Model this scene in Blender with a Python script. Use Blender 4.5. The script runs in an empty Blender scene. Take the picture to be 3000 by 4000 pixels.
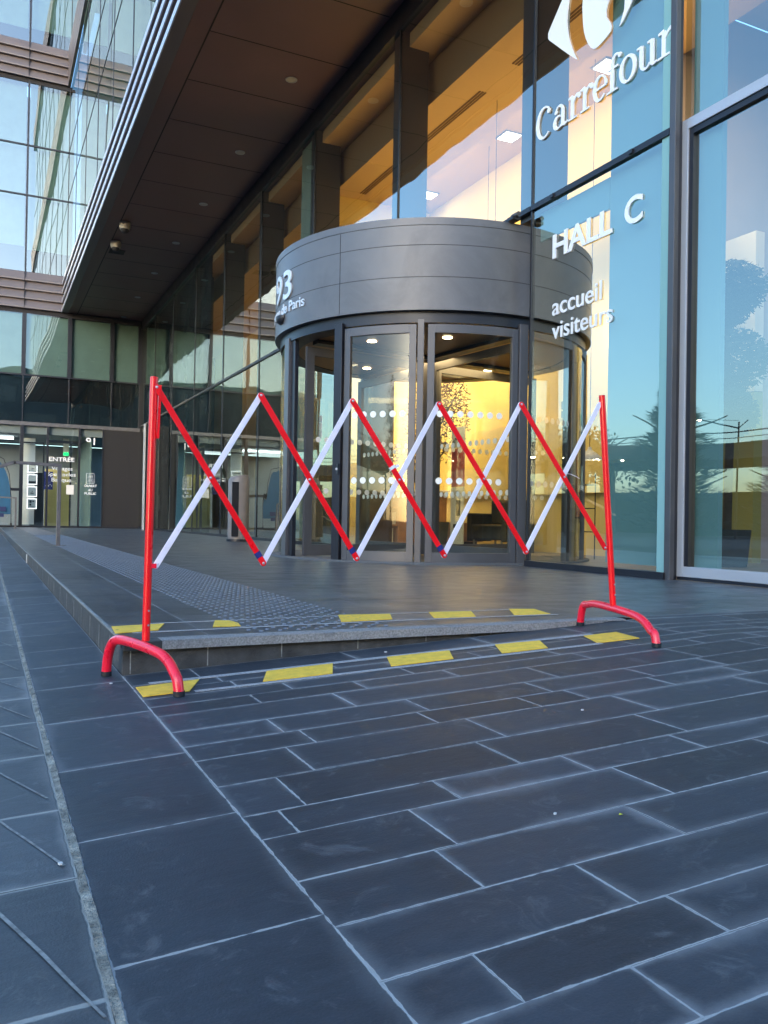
import bpy, math, random
from mathutils import Vector, Matrix

random.seed(7)
SC = bpy.context.scene
COL = SC.collection
R = math.radians
CH = 0.46                                   # camera height above the entrance platform (z = 0)

# ------------------------------------------------------------------ camera, sky, sun, exposure
yaw, pitch, roll, fpx = 0.446901133, 0.00994781713, 0.0168263058, 3254.2
fwd = Vector((math.sin(yaw) * math.cos(pitch), math.cos(yaw) * math.cos(pitch), math.sin(pitch)))
r0 = Vector((math.cos(yaw), -math.sin(yaw), 0))
u0 = r0.cross(fwd)
right = math.cos(roll) * r0 + math.sin(roll) * u0
up = -math.sin(roll) * r0 + math.cos(roll) * u0
cam = bpy.data.cameras.new("camera")
cam.sensor_fit = 'VERTICAL'
cam.sensor_height = 32.0
cam.lens = 32.0 * fpx / 4000.0
cam.clip_start = 0.05
cam.clip_end = 3000
co = bpy.data.objects.new("camera", cam)
COL.objects.link(co)
co.matrix_world = Matrix(((right.x, up.x, -fwd.x, 0), (right.y, up.y, -fwd.y, 0), (right.z, up.z, -fwd.z, CH), (0, 0, 0, 1)))
SC.camera = co

SUN_EL, SUN_AZ = 9.0, 216.0                 # low sun behind the viewer's left shoulder
W = bpy.data.worlds.new("World")
SC.world = W
W.use_nodes = True
wn = W.node_tree
sky = wn.nodes.new('ShaderNodeTexSky')
sky.sky_type = 'NISHITA'
sky.sun_disc = False
sky.sun_elevation = R(SUN_EL)
sky.sun_rotation = R(SUN_AZ)
sky.ozone_density = 3.2
sky.dust_density = 1.6
wn.links.new(sky.outputs[0], wn.nodes['Background'].inputs[0])
wn.nodes['Background'].inputs[1].default_value = 0.066
sl = bpy.data.lights.new("sun", 'SUN')
sl.energy = 0.03
sl.angle = R(12)
sl.color = (1.0, 0.90, 0.86)
so = bpy.data.objects.new("sun", sl)
COL.objects.link(so)
sd = Vector((math.sin(R(SUN_AZ)) * math.cos(R(SUN_EL)), math.cos(R(SUN_AZ)) * math.cos(R(SUN_EL)), math.sin(R(SUN_EL))))
so.rotation_euler = sd.to_track_quat('Z', 'Y').to_euler()
so.location = (-6, -4, 9)
vs = SC.view_settings
vs.view_transform = 'Standard'
vs.look = 'None'
vs.exposure = 3.95
vs.gamma = 1
vs.use_curve_mapping = False
SC.cycles.use_denoising = True
SC.cycles.max_bounces = 10
SC.cycles.transparent_max_bounces = 24
SC.cycles.glossy_bounces = 5
SC.cycles.diffuse_bounces = 4
SC.cycles.caustics_reflective = False
SC.cycles.caustics_refractive = False
SC.cycles.sample_clamp_indirect = 2.0

# ------------------------------------------------------------------ pixel rays of the photograph (used for measuring only)
def ray(x, y):
    a, b = (x - 1500) / fpx, -(y - 2000) / fpx
    return right * a + up * b + fwd
def onX(x, y, X):
    d = ray(x, y); t = X / d.x; return (d.y * t, CH + d.z * t)
def onY(x, y, Y):
    d = ray(x, y); t = Y / d.y; return (d.x * t, CH + d.z * t)
def onZ(x, y, Z):
    d = ray(x, y); t = (Z - CH) / d.z; return (d.x * t, d.y * t)

# ------------------------------------------------------------------ object helpers
def tag(o, label=None, cat=None, group=None, kind=None):
    if label: o['label'] = label
    if cat: o['category'] = cat
    if group: o['group'] = group
    if kind: o['kind'] = kind
    return o
def empty(name, loc=(0, 0, 0), rz=0, label=None, cat=None, group=None):
    o = bpy.data.objects.new(name, None)
    COL.objects.link(o)
    o.location = loc
    o.rotation_euler = (0, 0, rz)
    o.empty_display_size = 0.1
    return tag(o, label, cat, group)
class MB:
    def __init__(s):
        s.v = []; s.f = []; s.sm = []
    def add(s, vs_, fs, smooth=False):
        n = len(s.v)
        s.v += [tuple(p) for p in vs_]
        s.f += [tuple(n + i for i in f) for f in fs]
        s.sm += [smooth] * len(fs)
        return s
    def box(s, x0, x1, y0, y1, z0, z1):
        x0, x1 = min(x0, x1), max(x0, x1); y0, y1 = min(y0, y1), max(y0, y1); z0, z1 = min(z0, z1), max(z0, z1)
        return s.add([(x0, y0, z0), (x1, y0, z0), (x1, y1, z0), (x0, y1, z0), (x0, y0, z1), (x1, y0, z1), (x1, y1, z1), (x0, y1, z1)],
                     [(0, 3, 2, 1), (4, 5, 6, 7), (0, 1, 5, 4), (1, 2, 6, 5), (2, 3, 7, 6), (3, 0, 4, 7)])
    def quad(s, a, b, c, d):
        return s.add([a, b, c, d], [(0, 1, 2, 3)])
    def bar(s, a, b, w, h, upv=(0, 0, 1)):
        a, b = Vector(a), Vector(b); d = (b - a).normalized(); u = Vector(upv)
        x = d.cross(u).normalized(); y = x.cross(d).normalized()
        P = []
        for p in (a, b):
            for i, j in ((-1, -1), (1, -1), (1, 1), (-1, 1)):
                P.append(p + x * (w / 2 * i) + y * (h / 2 * j))
        return s.add(P, [(0, 1, 2, 3), (7, 6, 5, 4), (0, 4, 5, 1), (1, 5, 6, 2), (2, 6, 7, 3), (3, 7, 4, 0)])
    def tube(s, pts, rad, n=14, caps=True):
        pts = [Vector(p) for p in pts]
        rr = rad if isinstance(rad, (list, tuple)) else [rad] * len(pts)
        prev = None; V = []; F = []
        for i, p in enumerate(pts):
            t = (pts[min(i + 1, len(pts) - 1)] - pts[max(i - 1, 0)]).normalized()
            if prev is None:
                ref = Vector((0, 0, 1)) if abs(t.z) < .9 else Vector((1, 0, 0))
                prev = t.cross(ref).normalized()
            prev = (prev - t * prev.dot(t)).normalized()
            b = t.cross(prev)
            for k in range(n):
                a = 2 * math.pi * k / n
                V.append(p + (prev * math.cos(a) + b * math.sin(a)) * rr[i])
        for i in range(len(pts) - 1):
            for k in range(n):
                F.append((i * n + k, i * n + (k + 1) % n, (i + 1) * n + (k + 1) % n, (i + 1) * n + k))
        s.add(V, F, True)
        if caps:
            m = len(s.v) - len(V)
            s.f += [tuple(m + k for k in reversed(range(n))), tuple(m + (len(pts) - 1) * n + k for k in range(n))]
            s.sm += [False, False]
        return s
    def cyl(s, c, r, z0, z1, n=24, r2=None):
        return s.tube([(c[0], c[1], z0), (c[0], c[1], z1)], [r, r if r2 is None else r2], n)
    def lathe(s, c, prof, n=24):
        V = []; F = []
        for r, z in prof:
            for k in range(n):
                a = 2 * math.pi * k / n
                V.append((c[0] + r * math.cos(a), c[1] + r * math.sin(a), c[2] + z))
        for i in range(len(prof) - 1):
            for k in range(n):
                F.append((i * n + k, i * n + (k + 1) % n, (i + 1) * n + (k + 1) % n, (i + 1) * n + k))
        return s.add(V, F, True)
    def arc(s, c, ri, ro, z0, z1, a0, a1, n=24):
        """curved slab on a circle, angles in degrees"""
        V = []; F = []
        for i in range(n + 1):
            a = R(a0 + (a1 - a0) * i / n)
            for rr, z in ((ri, z0), (ro, z0), (ro, z1), (ri, z1)):
                V.append((c[0] + rr * math.cos(a), c[1] + rr * math.sin(a), z))
        for i in range(n):
            for k in range(4):
                F.append((4 * i + k, 4 * i + (k + 1) % 4, 4 * i + 4 + (k + 1) % 4, 4 * i + 4 + k))
        s.add(V, F, True)
        if abs(a1 - a0) < 359.9:
            m = len(s.v) - len(V)
            s.f += [(m + 3, m + 2, m + 1, m), (m + 4 * n, m + 4 * n + 1, m + 4 * n + 2, m + 4 * n + 3)]
            s.sm += [False, False]
        return s
    def build(s, name, mat, parent=None, bevel=0, uv=None, loc=None):
        me = bpy.data.meshes.new(name)
        v = s.v
        if parent is not None and parent.type == 'EMPTY' or loc is not None:
            l = Vector(loc) if loc is not None else None
        me.from_pydata(v, [], s.f)
        me.validate()
        if len(me.polygons) == len(s.sm):
            me.polygons.foreach_set('use_smooth', s.sm)
        me.materials.append(mat)
        o = bpy.data.objects.new(name, me)
        COL.objects.link(o)
        if parent is not None:
            o.parent = parent
        if bevel:
            b = o.modifiers.new('bevel', 'BEVEL'); b.width = bevel; b.segments = 2; b.limit_method = 'ANGLE'
        if any(s.sm):
            try: me.set_sharp_from_angle(angle=R(40))
            except Exception: pass
        me.update()
        return o
    def shift(s, d):
        d = Vector(d); s.v = [tuple(Vector(p) - d) for p in s.v]; return s
def copy_tree(o, parent=None):
    kids = list(o.children)
    c = o.copy(); COL.objects.link(c)
    if parent is not None: c.parent = parent
    for k in kids: copy_tree(k, c)
    return c

# ------------------------------------------------------------------ materials
MAT = {}
def mat(name, col, rough=.6, metal=0, noise=0, scale=8, bump=0, bscale=60, spec=.5, coat=0, emit=None, estr=0):
    m = bpy.data.materials.new(name); m.use_nodes = True
    nt = m.node_tree; b = nt.nodes['Principled BSDF']
    b.inputs['Base Color'].default_value = (*col, 1)
    b.inputs['Roughness'].default_value = rough
    b.inputs['Metallic'].default_value = metal
    b.inputs['Specular IOR Level'].default_value = spec
    b.inputs['Coat Weight'].default_value = coat
    tc = nt.nodes.new('ShaderNodeTexCoord')
    if noise:
        n = nt.nodes.new('ShaderNodeTexNoise'); n.inputs['Scale'].default_value = scale; n.inputs['Detail'].default_value = 6
        nt.links.new(tc.outputs['Object'], n.inputs['Vector'])
        mr = nt.nodes.new('ShaderNodeMapRange')
        mr.inputs[1].default_value = .3; mr.inputs[2].default_value = .7
        mr.inputs[3].default_value = 1 - noise; mr.inputs[4].default_value = 1 + noise
        nt.links.new(n.outputs[0], mr.inputs[0])
        mx = nt.nodes.new('ShaderNodeVectorMath'); mx.operation = 'SCALE'
        mx.inputs[0].default_value = col
        nt.links.new(mr.outputs[0], mx.inputs['Scale'])
        nt.links.new(mx.outputs[0], b.inputs['Base Color'])
        mr2 = nt.nodes.new('ShaderNodeMapRange')
        mr2.inputs[3].default_value = max(.03, rough - .12); mr2.inputs[4].default_value = min(1, rough + .12)
        nt.links.new(n.outputs[0], mr2.inputs[0]); nt.links.new(mr2.outputs[0], b.inputs['Roughness'])
    if bump:
        n2 = nt.nodes.new('ShaderNodeTexNoise'); n2.inputs['Scale'].default_value = bscale; n2.inputs['Detail'].default_value = 5
        nt.links.new(tc.outputs['Object'], n2.inputs['Vector'])
        bp = nt.nodes.new('ShaderNodeBump'); bp.inputs['Strength'].default_value = bump; bp.inputs['Distance'].default_value = .01
        nt.links.new(n2.outputs[0], bp.inputs['Height']); nt.links.new(bp.outputs[0], b.inputs['Normal'])
    if emit:
        b.inputs['Emission Color'].default_value = (*emit, 1); b.inputs['Emission Strength'].default_value = estr
    MAT[name] = m
    return m
def wear(name, col, scale, lo, hi, amt=.9):
    """scuffs and worn flecks with a shape of their own"""
    m = MAT[name]; nt = m.node_tree; b = nt.nodes['Principled BSDF']; N = nt.nodes.new; L = nt.links.new
    tc = N('ShaderNodeTexCoord'); n = N('ShaderNodeTexNoise'); n.inputs['Scale'].default_value = scale; n.inputs['Detail'].default_value = 10
    n.inputs['Roughness'].default_value = .7; n.inputs['Distortion'].default_value = .6
    L(tc.outputs['Object'], n.inputs['Vector'])
    mr = N('ShaderNodeMapRange'); mr.inputs[1].default_value = lo; mr.inputs[2].default_value = hi; mr.inputs[3].default_value = 0; mr.inputs[4].default_value = amt
    L(n.outputs[0], mr.inputs[0])
    mx = N('ShaderNodeMix'); mx.data_type = 'RGBA'; L(mr.outputs[0], mx.inputs[0])
    src = b.inputs['Base Color']
    if src.is_linked: L(src.links[0].from_socket, mx.inputs[6])
    else: mx.inputs[6].default_value = src.default_value
    mx.inputs[7].default_value = (*col, 1)
    L(mx.outputs[2], src)
def glass(name, tint=(.8, .92, .9), r0=.2, gtint=(.8, .97, 1), wob=0, wscale=.6, frost=0):
    """sheet of coated glass: Schlick mix of see-through and mirror"""
    m = bpy.data.materials.new(name); m.use_nodes = True
    nt = m.node_tree; nt.nodes.clear(); N = nt.nodes.new; L = nt.links.new
    out = N('ShaderNodeOutputMaterial'); mix = N('ShaderNodeMixShader'); tr = N('ShaderNodeBsdfTransparent'); gl = N('ShaderNodeBsdfGlossy')
    tr.inputs[0].default_value = (*tint, 1); gl.inputs[0].default_value = (*gtint, 1); gl.inputs['Roughness'].default_value = 0.0
    geo = N('ShaderNodeNewGeometry'); dot = N('ShaderNodeVectorMath'); dot.operation = 'DOT_PRODUCT'
    L(geo.outputs['Normal'], dot.inputs[0]); L(geo.outputs['Incoming'], dot.inputs[1])
    ab = N('ShaderNodeMath'); ab.operation = 'ABSOLUTE'; L(dot.outputs['Value'], ab.inputs[0])
    om = N('ShaderNodeMath'); om.operation = 'SUBTRACT'; om.inputs[0].default_value = 1; L(ab.outputs[0], om.inputs[1])
    pw = N('ShaderNodeMath'); pw.operation = 'POWER'; pw.inputs[1].default_value = 4.0; L(om.outputs[0], pw.inputs[0])
    ma = N('ShaderNodeMath'); ma.operation = 'MULTIPLY_ADD'; ma.inputs[1].default_value = 1 - r0; ma.inputs[2].default_value = r0; L(pw.outputs[0], ma.inputs[0])
    L(ma.outputs[0], mix.inputs[0])
    if wob:
        tc = N('ShaderNodeTexCoord'); mp = N('ShaderNodeMapping'); n = N('ShaderNodeTexNoise'); bp = N('ShaderNodeBump')
        mp.inputs['Scale'].default_value = (1, 1, .45)
        n.inputs['Scale'].default_value = wscale; n.inputs['Detail'].default_value = 1
        bp.inputs['Strength'].default_value = 1; bp.inputs['Distance'].default_value = wob
        L(tc.outputs['Object'], mp.inputs[0]); L(mp.outputs[0], n.inputs[0]); L(n.outputs[0], bp.inputs['Height']); L(bp.outputs[0], gl.inputs['Normal'])
    if frost:
        df = N('ShaderNodeBsdfDiffuse'); df.inputs[0].default_value = (.35, .5, .5, 1)
        m2 = N('ShaderNodeMixShader'); m2.inputs[0].default_value = frost
        L(tr.outputs[0], m2.inputs[1]); L(df.outputs[0], m2.inputs[2]); L(m2.outputs[0], mix.inputs[1])
    else:
        L(tr.outputs[0], mix.inputs[1])
    L(gl.outputs[0], mix.inputs[2]); L(mix.outputs[0], out.inputs[0])
    MAT[name] = m
    return m
def emis(name, col, s):
    m = bpy.data.materials.new(name); m.use_nodes = True
    nt = m.node_tree; nt.nodes.clear()
    e = nt.nodes.new('ShaderNodeEmission'); e.inputs[0].default_value = (*col, 1); e.inputs[1].default_value = s
    o = nt.nodes.new('ShaderNodeOutputMaterial'); nt.links.new(e.outputs[0], o.inputs[0])
    MAT[name] = m
    return m

def slate(name, base=(.027, .035, .045), halo=(.17, .18, .19), halo_w=.034, mortar=(.38, .39, .38), jw=.0021, rough=.5):
    m = bpy.data.materials.new(name); m.use_nodes = True
    nt = m.node_tree; N = nt.nodes.new; L = nt.links.new
    b = nt.nodes['Principled BSDF']
    def math_(op, a, c=None, d=None, clamp=False):
        n = N('ShaderNodeMath'); n.operation = op; n.use_clamp = clamp
        for i, q in enumerate((a, c, d)):
            if q is None: continue
            if isinstance(q, (int, float)): n.inputs[i].default_value = q
            else: L(q, n.inputs[i])
        return n.outputs[0]
    uv = N('ShaderNodeUVMap'); uv.uv_map = 'edge'
    uv2 = N('ShaderNodeUVMap'); uv2.uv_map = 'size'
    s1 = N('ShaderNodeSeparateXYZ'); L(uv.outputs[0], s1.inputs[0])
    s2 = N('ShaderNodeSeparateXYZ'); L(uv2.outputs[0], s2.inputs[0])
    at = N('ShaderNodeAttribute'); at.attribute_name = 'rnd'
    tc = N('ShaderNodeTexCoord')
    # ragged joint edge
    rn = N('ShaderNodeTexNoise'); rn.inputs['Scale'].default_value = 38; rn.inputs['Detail'].default_value = 4
    L(tc.outputs['Object'], rn.inputs['Vector'])
    rag = math_('MULTIPLY', math_('SUBTRACT', rn.outputs[0], .5), .009)
    du = math_('MINIMUM', s1.outputs[0], math_('SUBTRACT', s2.outputs[0], s1.outputs[0]))
    dv = math_('MINIMUM', s1.outputs[1], math_('SUBTRACT', s2.outputs[1], s1.outputs[1]))
    d = math_('ADD', math_('MINIMUM', du, dv), rag)
    # slate colour: cloudy, with fine grain drawn out along the slab
    n1 = N('ShaderNodeTexNoise'); n1.inputs['Scale'].default_value = 5.5; n1.inputs['Detail'].default_value = 8; n1.inputs['Roughness'].default_value = .62
    L(tc.outputs['Object'], n1.inputs['Vector'])
    mp = N('ShaderNodeMapping'); mp.inputs['Scale'].default_value = (18, 60, 30); L(tc.outputs['Object'], mp.inputs[0])
    n2 = N('ShaderNodeTexNoise'); n2.inputs['Scale'].default_value = 1; n2.inputs['Detail'].default_value = 6; L(mp.outputs[0], n2.inputs[0])
    n3 = N('ShaderNodeTexNoise'); n3.inputs['Scale'].default_value = 260; n3.inputs['Detail'].default_value = 3; L(tc.outputs['Object'], n3.inputs['Vector'])
    lum = math_('ADD', math_('MULTIPLY', n1.outputs[0], .7), math_('ADD', math_('MULTIPLY', n2.outputs[0], .45), math_('ADD', math_('MULTIPLY', n3.outputs[0], .55), math_('MULTIPLY', at.outputs['Fac'], .45))))
    k = N('ShaderNodeMapRange'); L(lum, k.inputs[0]); k.inputs[1].default_value = .55; k.inputs[2].default_value = 1.55; k.inputs[3].default_value = .42; k.inputs[4].default_value = 1.65
    cb = N('ShaderNodeVectorMath'); cb.operation = 'SCALE'; cb.inputs[0].default_value = base; L(k.outputs[0], cb.inputs['Scale'])
    # white bloom of lime next to the joints, stronger on some slabs
    hn = N('ShaderNodeTexNoise'); hn.inputs['Scale'].default_value = 3.2; hn.inputs['Detail'].default_value = 5; L(tc.outputs['Object'], hn.inputs['Vector'])
    hm = N('ShaderNodeMapRange'); L(hn.outputs[0], hm.inputs[0]); hm.inputs[1].default_value = .38; hm.inputs[2].default_value = .72; hm.inputs[3].default_value = .25; hm.inputs[4].default_value = 1.7
    hw = math_('MULTIPLY', hm.outputs[0], halo_w)
    hb = N('ShaderNodeTexNoise'); hb.inputs['Scale'].default_value = 26; hb.inputs['Detail'].default_value = 7; hb.inputs['Roughness'].default_value = .7; L(tc.outputs['Object'], hb.inputs['Vector'])
    hw = math_('MULTIPLY', hw, math_('ADD', .25, math_('MULTIPLY', hb.outputs[0], 1.5)))
    hf = math_('SUBTRACT', 1, math_('DIVIDE', d, hw), clamp=True)
    hf = math_('MULTIPLY', math_('POWER', hf, 1.8), math_('ADD', .24, math_('MULTIPLY', math_('POWER', at.outputs['Fac'], 2.2), .9)), clamp=True)
    # pale scuffs
    sc = N('ShaderNodeTexNoise'); sc.inputs['Scale'].default_value = 9; sc.inputs['Detail'].default_value = 9; sc.inputs['Roughness'].default_value = .75; sc.inputs['Distortion'].default_value = 1.2; L(tc.outputs['Object'], sc.inputs['Vector'])
    sf = N('ShaderNodeMapRange'); L(sc.outputs[0], sf.inputs[0]); sf.inputs[1].default_value = .555; sf.inputs[2].default_value = .78; sf.inputs[3].default_value = 0; sf.inputs[4].default_value = .6
    f1 = math_('MAXIMUM', hf, sf.outputs[0])
    m1 = N('ShaderNodeMix'); m1.data_type = 'RGBA'; L(f1, m1.inputs[0]); L(cb.outputs[0], m1.inputs[6]); m1.inputs[7].default_value = (*halo, 1)
    # mortar
    jf = N('ShaderNodeMapRange'); L(d, jf.inputs[0]); jf.inputs[1].default_value = jw * .8; jf.inputs[2].default_value = jw * 1.35; jf.inputs[3].default_value = 1; jf.inputs[4].default_value = 0
    mc = N('ShaderNodeVectorMath'); mc.operation = 'SCALE'; mc.inputs[0].default_value = mortar
    L(math_('ADD', .55, math_('MULTIPLY', rn.outputs[0], .8)), mc.inputs['Scale'])
    m2 = N('ShaderNodeMix'); m2.data_type = 'RGBA'; L(jf.outputs[0], m2.inputs[0]); L(m1.outputs[2], m2.inputs[6]); L(mc.outputs[0], m2.inputs[7])
    L(m2.outputs[2], b.inputs['Base Color'])
    rr = N('ShaderNodeMapRange'); L(n1.outputs[0], rr.inputs[0]); rr.inputs[3].default_value = rough - .1; rr.inputs[4].default_value = rough + .18
    L(math_('ADD', rr.outputs[0], math_('MULTIPLY', jf.outputs[0], .3), clamp=True), b.inputs['Roughness'])
    b.inputs['Specular IOR Level'].default_value = .45
    h = math_('ADD', math_('MULTIPLY', n2.outputs[0], .5), math_('ADD', math_('MULTIPLY', n3.outputs[0], .4), math_('MULTIPLY', jf.outputs[0], -1.0)))
    bp = N('ShaderNodeBump'); bp.inputs['Strength'].default_value = .5; bp.inputs['Distance'].default_value = .003
    L(h, bp.inputs['Height']); L(bp.outputs[0], b.inputs['Normal'])
    MAT[name] = m
    return m

slate('slate'); slate('slate_platform', base=(.062, .066, .072), halo=(.15, .15, .16), halo_w=.02, mortar=(.34, .34, .34), jw=.002, rough=.33)
slate('slate_left', base=(.046, .055, .063), halo=(.2, .21, .21), halo_w=.05, mortar=(.30, .31, .29), jw=.005)
mat('riser_stone', (.05, .05, .05), .75, noise=.45, scale=12, bump=.4, bscale=90)
mat('nosing_metal', (.31, .30, .29), .8, noise=.35, scale=140, bump=.8, bscale=320)
mat('grit_strip', (.36, .37, .38), .9, noise=.35, scale=200, bump=.6, bscale=400)
mat('yellow_tape', (.88, .56, .06), .55, noise=.14, scale=30, bump=.25, bscale=300)
mat('stud_metal', (.24, .25, .27), .42, metal=.6, noise=.2, scale=40)
mat('mortar', (.22, .23, .22), .9, noise=.4, scale=50)
mat('moss_joint', (.21, .21, .18), .95, noise=.6, scale=30, bump=.8, bscale=120)
mat('red_paint', (.90, .001, .006), .32, noise=.06, scale=14, spec=.6, coat=.25)
mat('pink_red_paint', (.90, .008, .035), .3, noise=.08, scale=20, spec=.6, coat=.3)
mat('white_paint', (.80, .77, .88), .35, noise=.05, scale=20, spec=.5)
mat('rivet', (.55, .50, .52), .35, metal=.7)
mat('black_rubber', (.01, .01, .014), .6)
mat('blue_tape', (.015, .02, .16), .5)
mat('white_tie', (.8, .8, .84), .5)
mat('drum_metal', (.13, .13, .138), .42, metal=.2, noise=.10, scale=2.5)
mat('frame_metal', (.085, .085, .094), .42, metal=.3, noise=.08, scale=4)
mat('frame_dark', (.018, .02, .028), .4, metal=.3, noise=.1, scale=4)
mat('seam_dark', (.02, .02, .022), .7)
mat('soffit', (.15, .080, .078), .5, noise=.10, scale=1.5)
mat('soffit_joint', (.012, .01, .01), .8)
mat('drum_ceiling', (.30, .17, .08), .45)
mat('cladding', (.155, .135, .14), .45, metal=.25, noise=.08, scale=1.2)
mat('cladding_lip', (.58, .59, .65), .35, metal=.5, noise=.08, scale=2)
mat('clad_dark', (.014, .014, .02), .8)  # near-black for cladding joints, lintels, header and door joint
mat('column', (.035, .034, .036), .5, noise=.12, scale=2)
mat('silver_frame', (.44, .46, .50), .38, metal=.3, noise=.03, scale=2)
mat('blind', (.24, .33, .30), .8, noise=.08, scale=3)
mat('teal_blind', (.13, .20, .18), .8, noise=.1, scale=2)
mat('hall_grey', (.28, .30, .31), .8, noise=.1, scale=1)
mat('lobby_wall', (.42, .36, .36), .8, noise=.06, scale=1)
mat('dark_wood', (.10, .06, .04), .5, noise=.3, scale=5)
mat('teal_panel', (.22, .42, .42), .6)
mat('dark_panel', (.012, .018, .026), .25, noise=.2, scale=1)
mat('dark_wall', (.012, .011, .013), .75, noise=.25, scale=1.4)
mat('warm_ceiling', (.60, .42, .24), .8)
mat('shaded_bulkhead', (.26, .17, .09), .8)  # darker copy of the ceiling brown: shade on the unlit face put into colour
mat('warm_wall', (.80, .62, .22), .8, noise=.04, scale=1)
mat('olive_dim_wall', (.30, .28, .09), .8)  # olive puts the dim look of the lower panel into the colour
mat('cream_wall', (.75, .66, .52), .8, noise=.04, scale=1)
mat('hall_floor', (.16, .13, .10), .35, noise=.15, scale=3)
mat('grille_dark', (.10, .05, .03), .7)
mat('wood', (.34, .18, .09), .5, noise=.25, scale=6)
mat('white_card', (.75, .73, .68), .6)
mat('grey_plastic', (.45, .45, .44), .5)
mat('dark_leather', (.02, .02, .025), .45)
mat('lamp_metal', (.3, .3, .3), .4, metal=.6)
mat('bronze_pillar', (.16, .135, .11), .45, metal=.3, noise=.12, scale=5)
mat('letter_white', (.85, .86, .88), .4)
mat('letter_silver', (.62, .65, .70), .35, metal=.25)
mat('dot_white', (.78, .78, .74), .6)
mat('bollard_grey', (.17, .155, .15), .5, noise=.15, scale=6)
mat('rail_grey', (.13, .125, .13), .42, metal=.4, noise=.15, scale=12)
mat('banner_blue', (.010, .085, .17), .6, noise=.15, scale=3)
mat('banner_dark', (.01, .02, .09), .6)
mat('foliage', (.045, .06, .03), .8, noise=.5, scale=3)
mat('foliage_dark', (.02, .035, .025), .8, noise=.4, scale=3)
mat('foliage_brown', (.07, .035, .02), .8, noise=.5, scale=6)
mat('bark', (.07, .05, .035), .9, noise=.3, scale=10)
mat('asphalt', (.045, .047, .05), .9, noise=.25, scale=2, bump=.4, bscale=80)
mat('concrete', (.10, .11, .12), .85, noise=.2, scale=.6)
mat('dark_concrete', (.04, .045, .05), .8, noise=.2, scale=.8)
mat('poster_pink', (.5, .09, .08), .6)
mat('poster_blue', (.03, .04, .22), .6, noise=.4, scale=6)
mat('poster_orange', (.6, .22, .1), .6, noise=.5, scale=5)
mat('litter', (.6, .6, .58), .8)
mat('leaf_yellow', (.45, .5, .03), .7)
wear('yellow_tape', (.10, .09, .05), 14, .63, .70, .7)
wear('yellow_tape', (.30, .22, .05), 55, .60, .66, .6)
wear('red_paint', (.25, .02, .02), 60, .66, .70, .6)
wear('pink_red_paint', (.35, .05, .05), 50, .64, .70, .6)
wear('white_paint', (.30, .28, .28), 45, .63, .69, .6)
wear('nosing_metal', (.10, .10, .10), 9, .52, .75, .7)
wear('riser_stone', (.16, .15, .13), 7, .56, .72, .6)
wear('drum_metal', (.085, .085, .092), 1.3, .45, .75, .8)
wear('grit_strip', (.12, .125, .13), 25, .60, .72, .6)
wear('cladding', (.15, .13, .13), 1.1, .52, .7, .6)
glass('facade_glass', tint=(.72, .76, .74), r0=.26, gtint=(.90, .98, .92), wob=.004, wscale=1.0)
glass('door_glass', tint=(.88, .88, .82), r0=.035, gtint=(.9, .97, 1.0), wob=.003, wscale=1.2)
glass('far_glass', tint=(.55, .66, .64), r0=.25, gtint=(1.0, .97, .90), wob=.022, wscale=.5)
glass('far_hall_glass', tint=(.8, .86, .85), r0=.10, gtint=(.8, .95, 1.0), wob=.01, wscale=.8)
emis('downlight_warm', (1, .82, .5), 1.6)
emis('square_light', (1, .93, .82), 2.2)
emis('light_frame', (.93, .96, 1), .16)
emis('exit_green', (.03, .9, .25), .12)
emis('street_light', (1, .85, .6), 6)
emis('hall_tube', (.9, .97, 1), .5)

# ------------------------------------------------------------------ ground
def gz(X):
    """height of the lower paving: it climbs to the right until it is level with the platform"""
    if X < .46: return -.12 + .055 * (X - .46)
    return min(-.12 + .05 * (X - .46), 0.0)
XC = 2.86
def slab_mesh(name, slabs, m, parent=None, zf=gz):
    """slabs = list of (x0,x1,y0,y1); every slab stores its edge distances for the joint shader"""
    V = []; F = []; E_ = []; S_ = []; C_ = []
    for (x0, x1, y0, y1) in slabs:
        rnd = random.random()
        dz = random.uniform(-.0006, .0006)
        cuts = [x0] + ([XC] if x0 < XC < x1 else []) + [x1]
        for a, b in zip(cuts[:-1], cuts[1:]):
            n = len(V)
            for x, y in ((a, y0), (b, y0), (b, y1), (a, y1)):
                V.append((x, y, zf(x) + dz)); E_.append((x - x0, y - y0)); S_.append((x1 - x0, y1 - y0))
            C_.append(rnd); F.append((n, n + 1, n + 2, n + 3))
    me = bpy.data.meshes.new(name); me.from_pydata(V, [], F)
    e = me.uv_layers.new(name='edge'); s = me.uv_layers.new(name='size')
    for l in me.loops:
        e.data[l.index].uv = E_[l.vertex_index]; s.data[l.index].uv = S_[l.vertex_index]
    at = me.attributes.new('rnd', 'FLOAT', 'FACE')
    for i, c in enumerate(C_): at.data[i].value = c
    me.materials.append(MAT[m])
    o = bpy.data.objects.new(name, me); COL.objects.link(o)
    if parent: o.parent = parent
    return o

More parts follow.
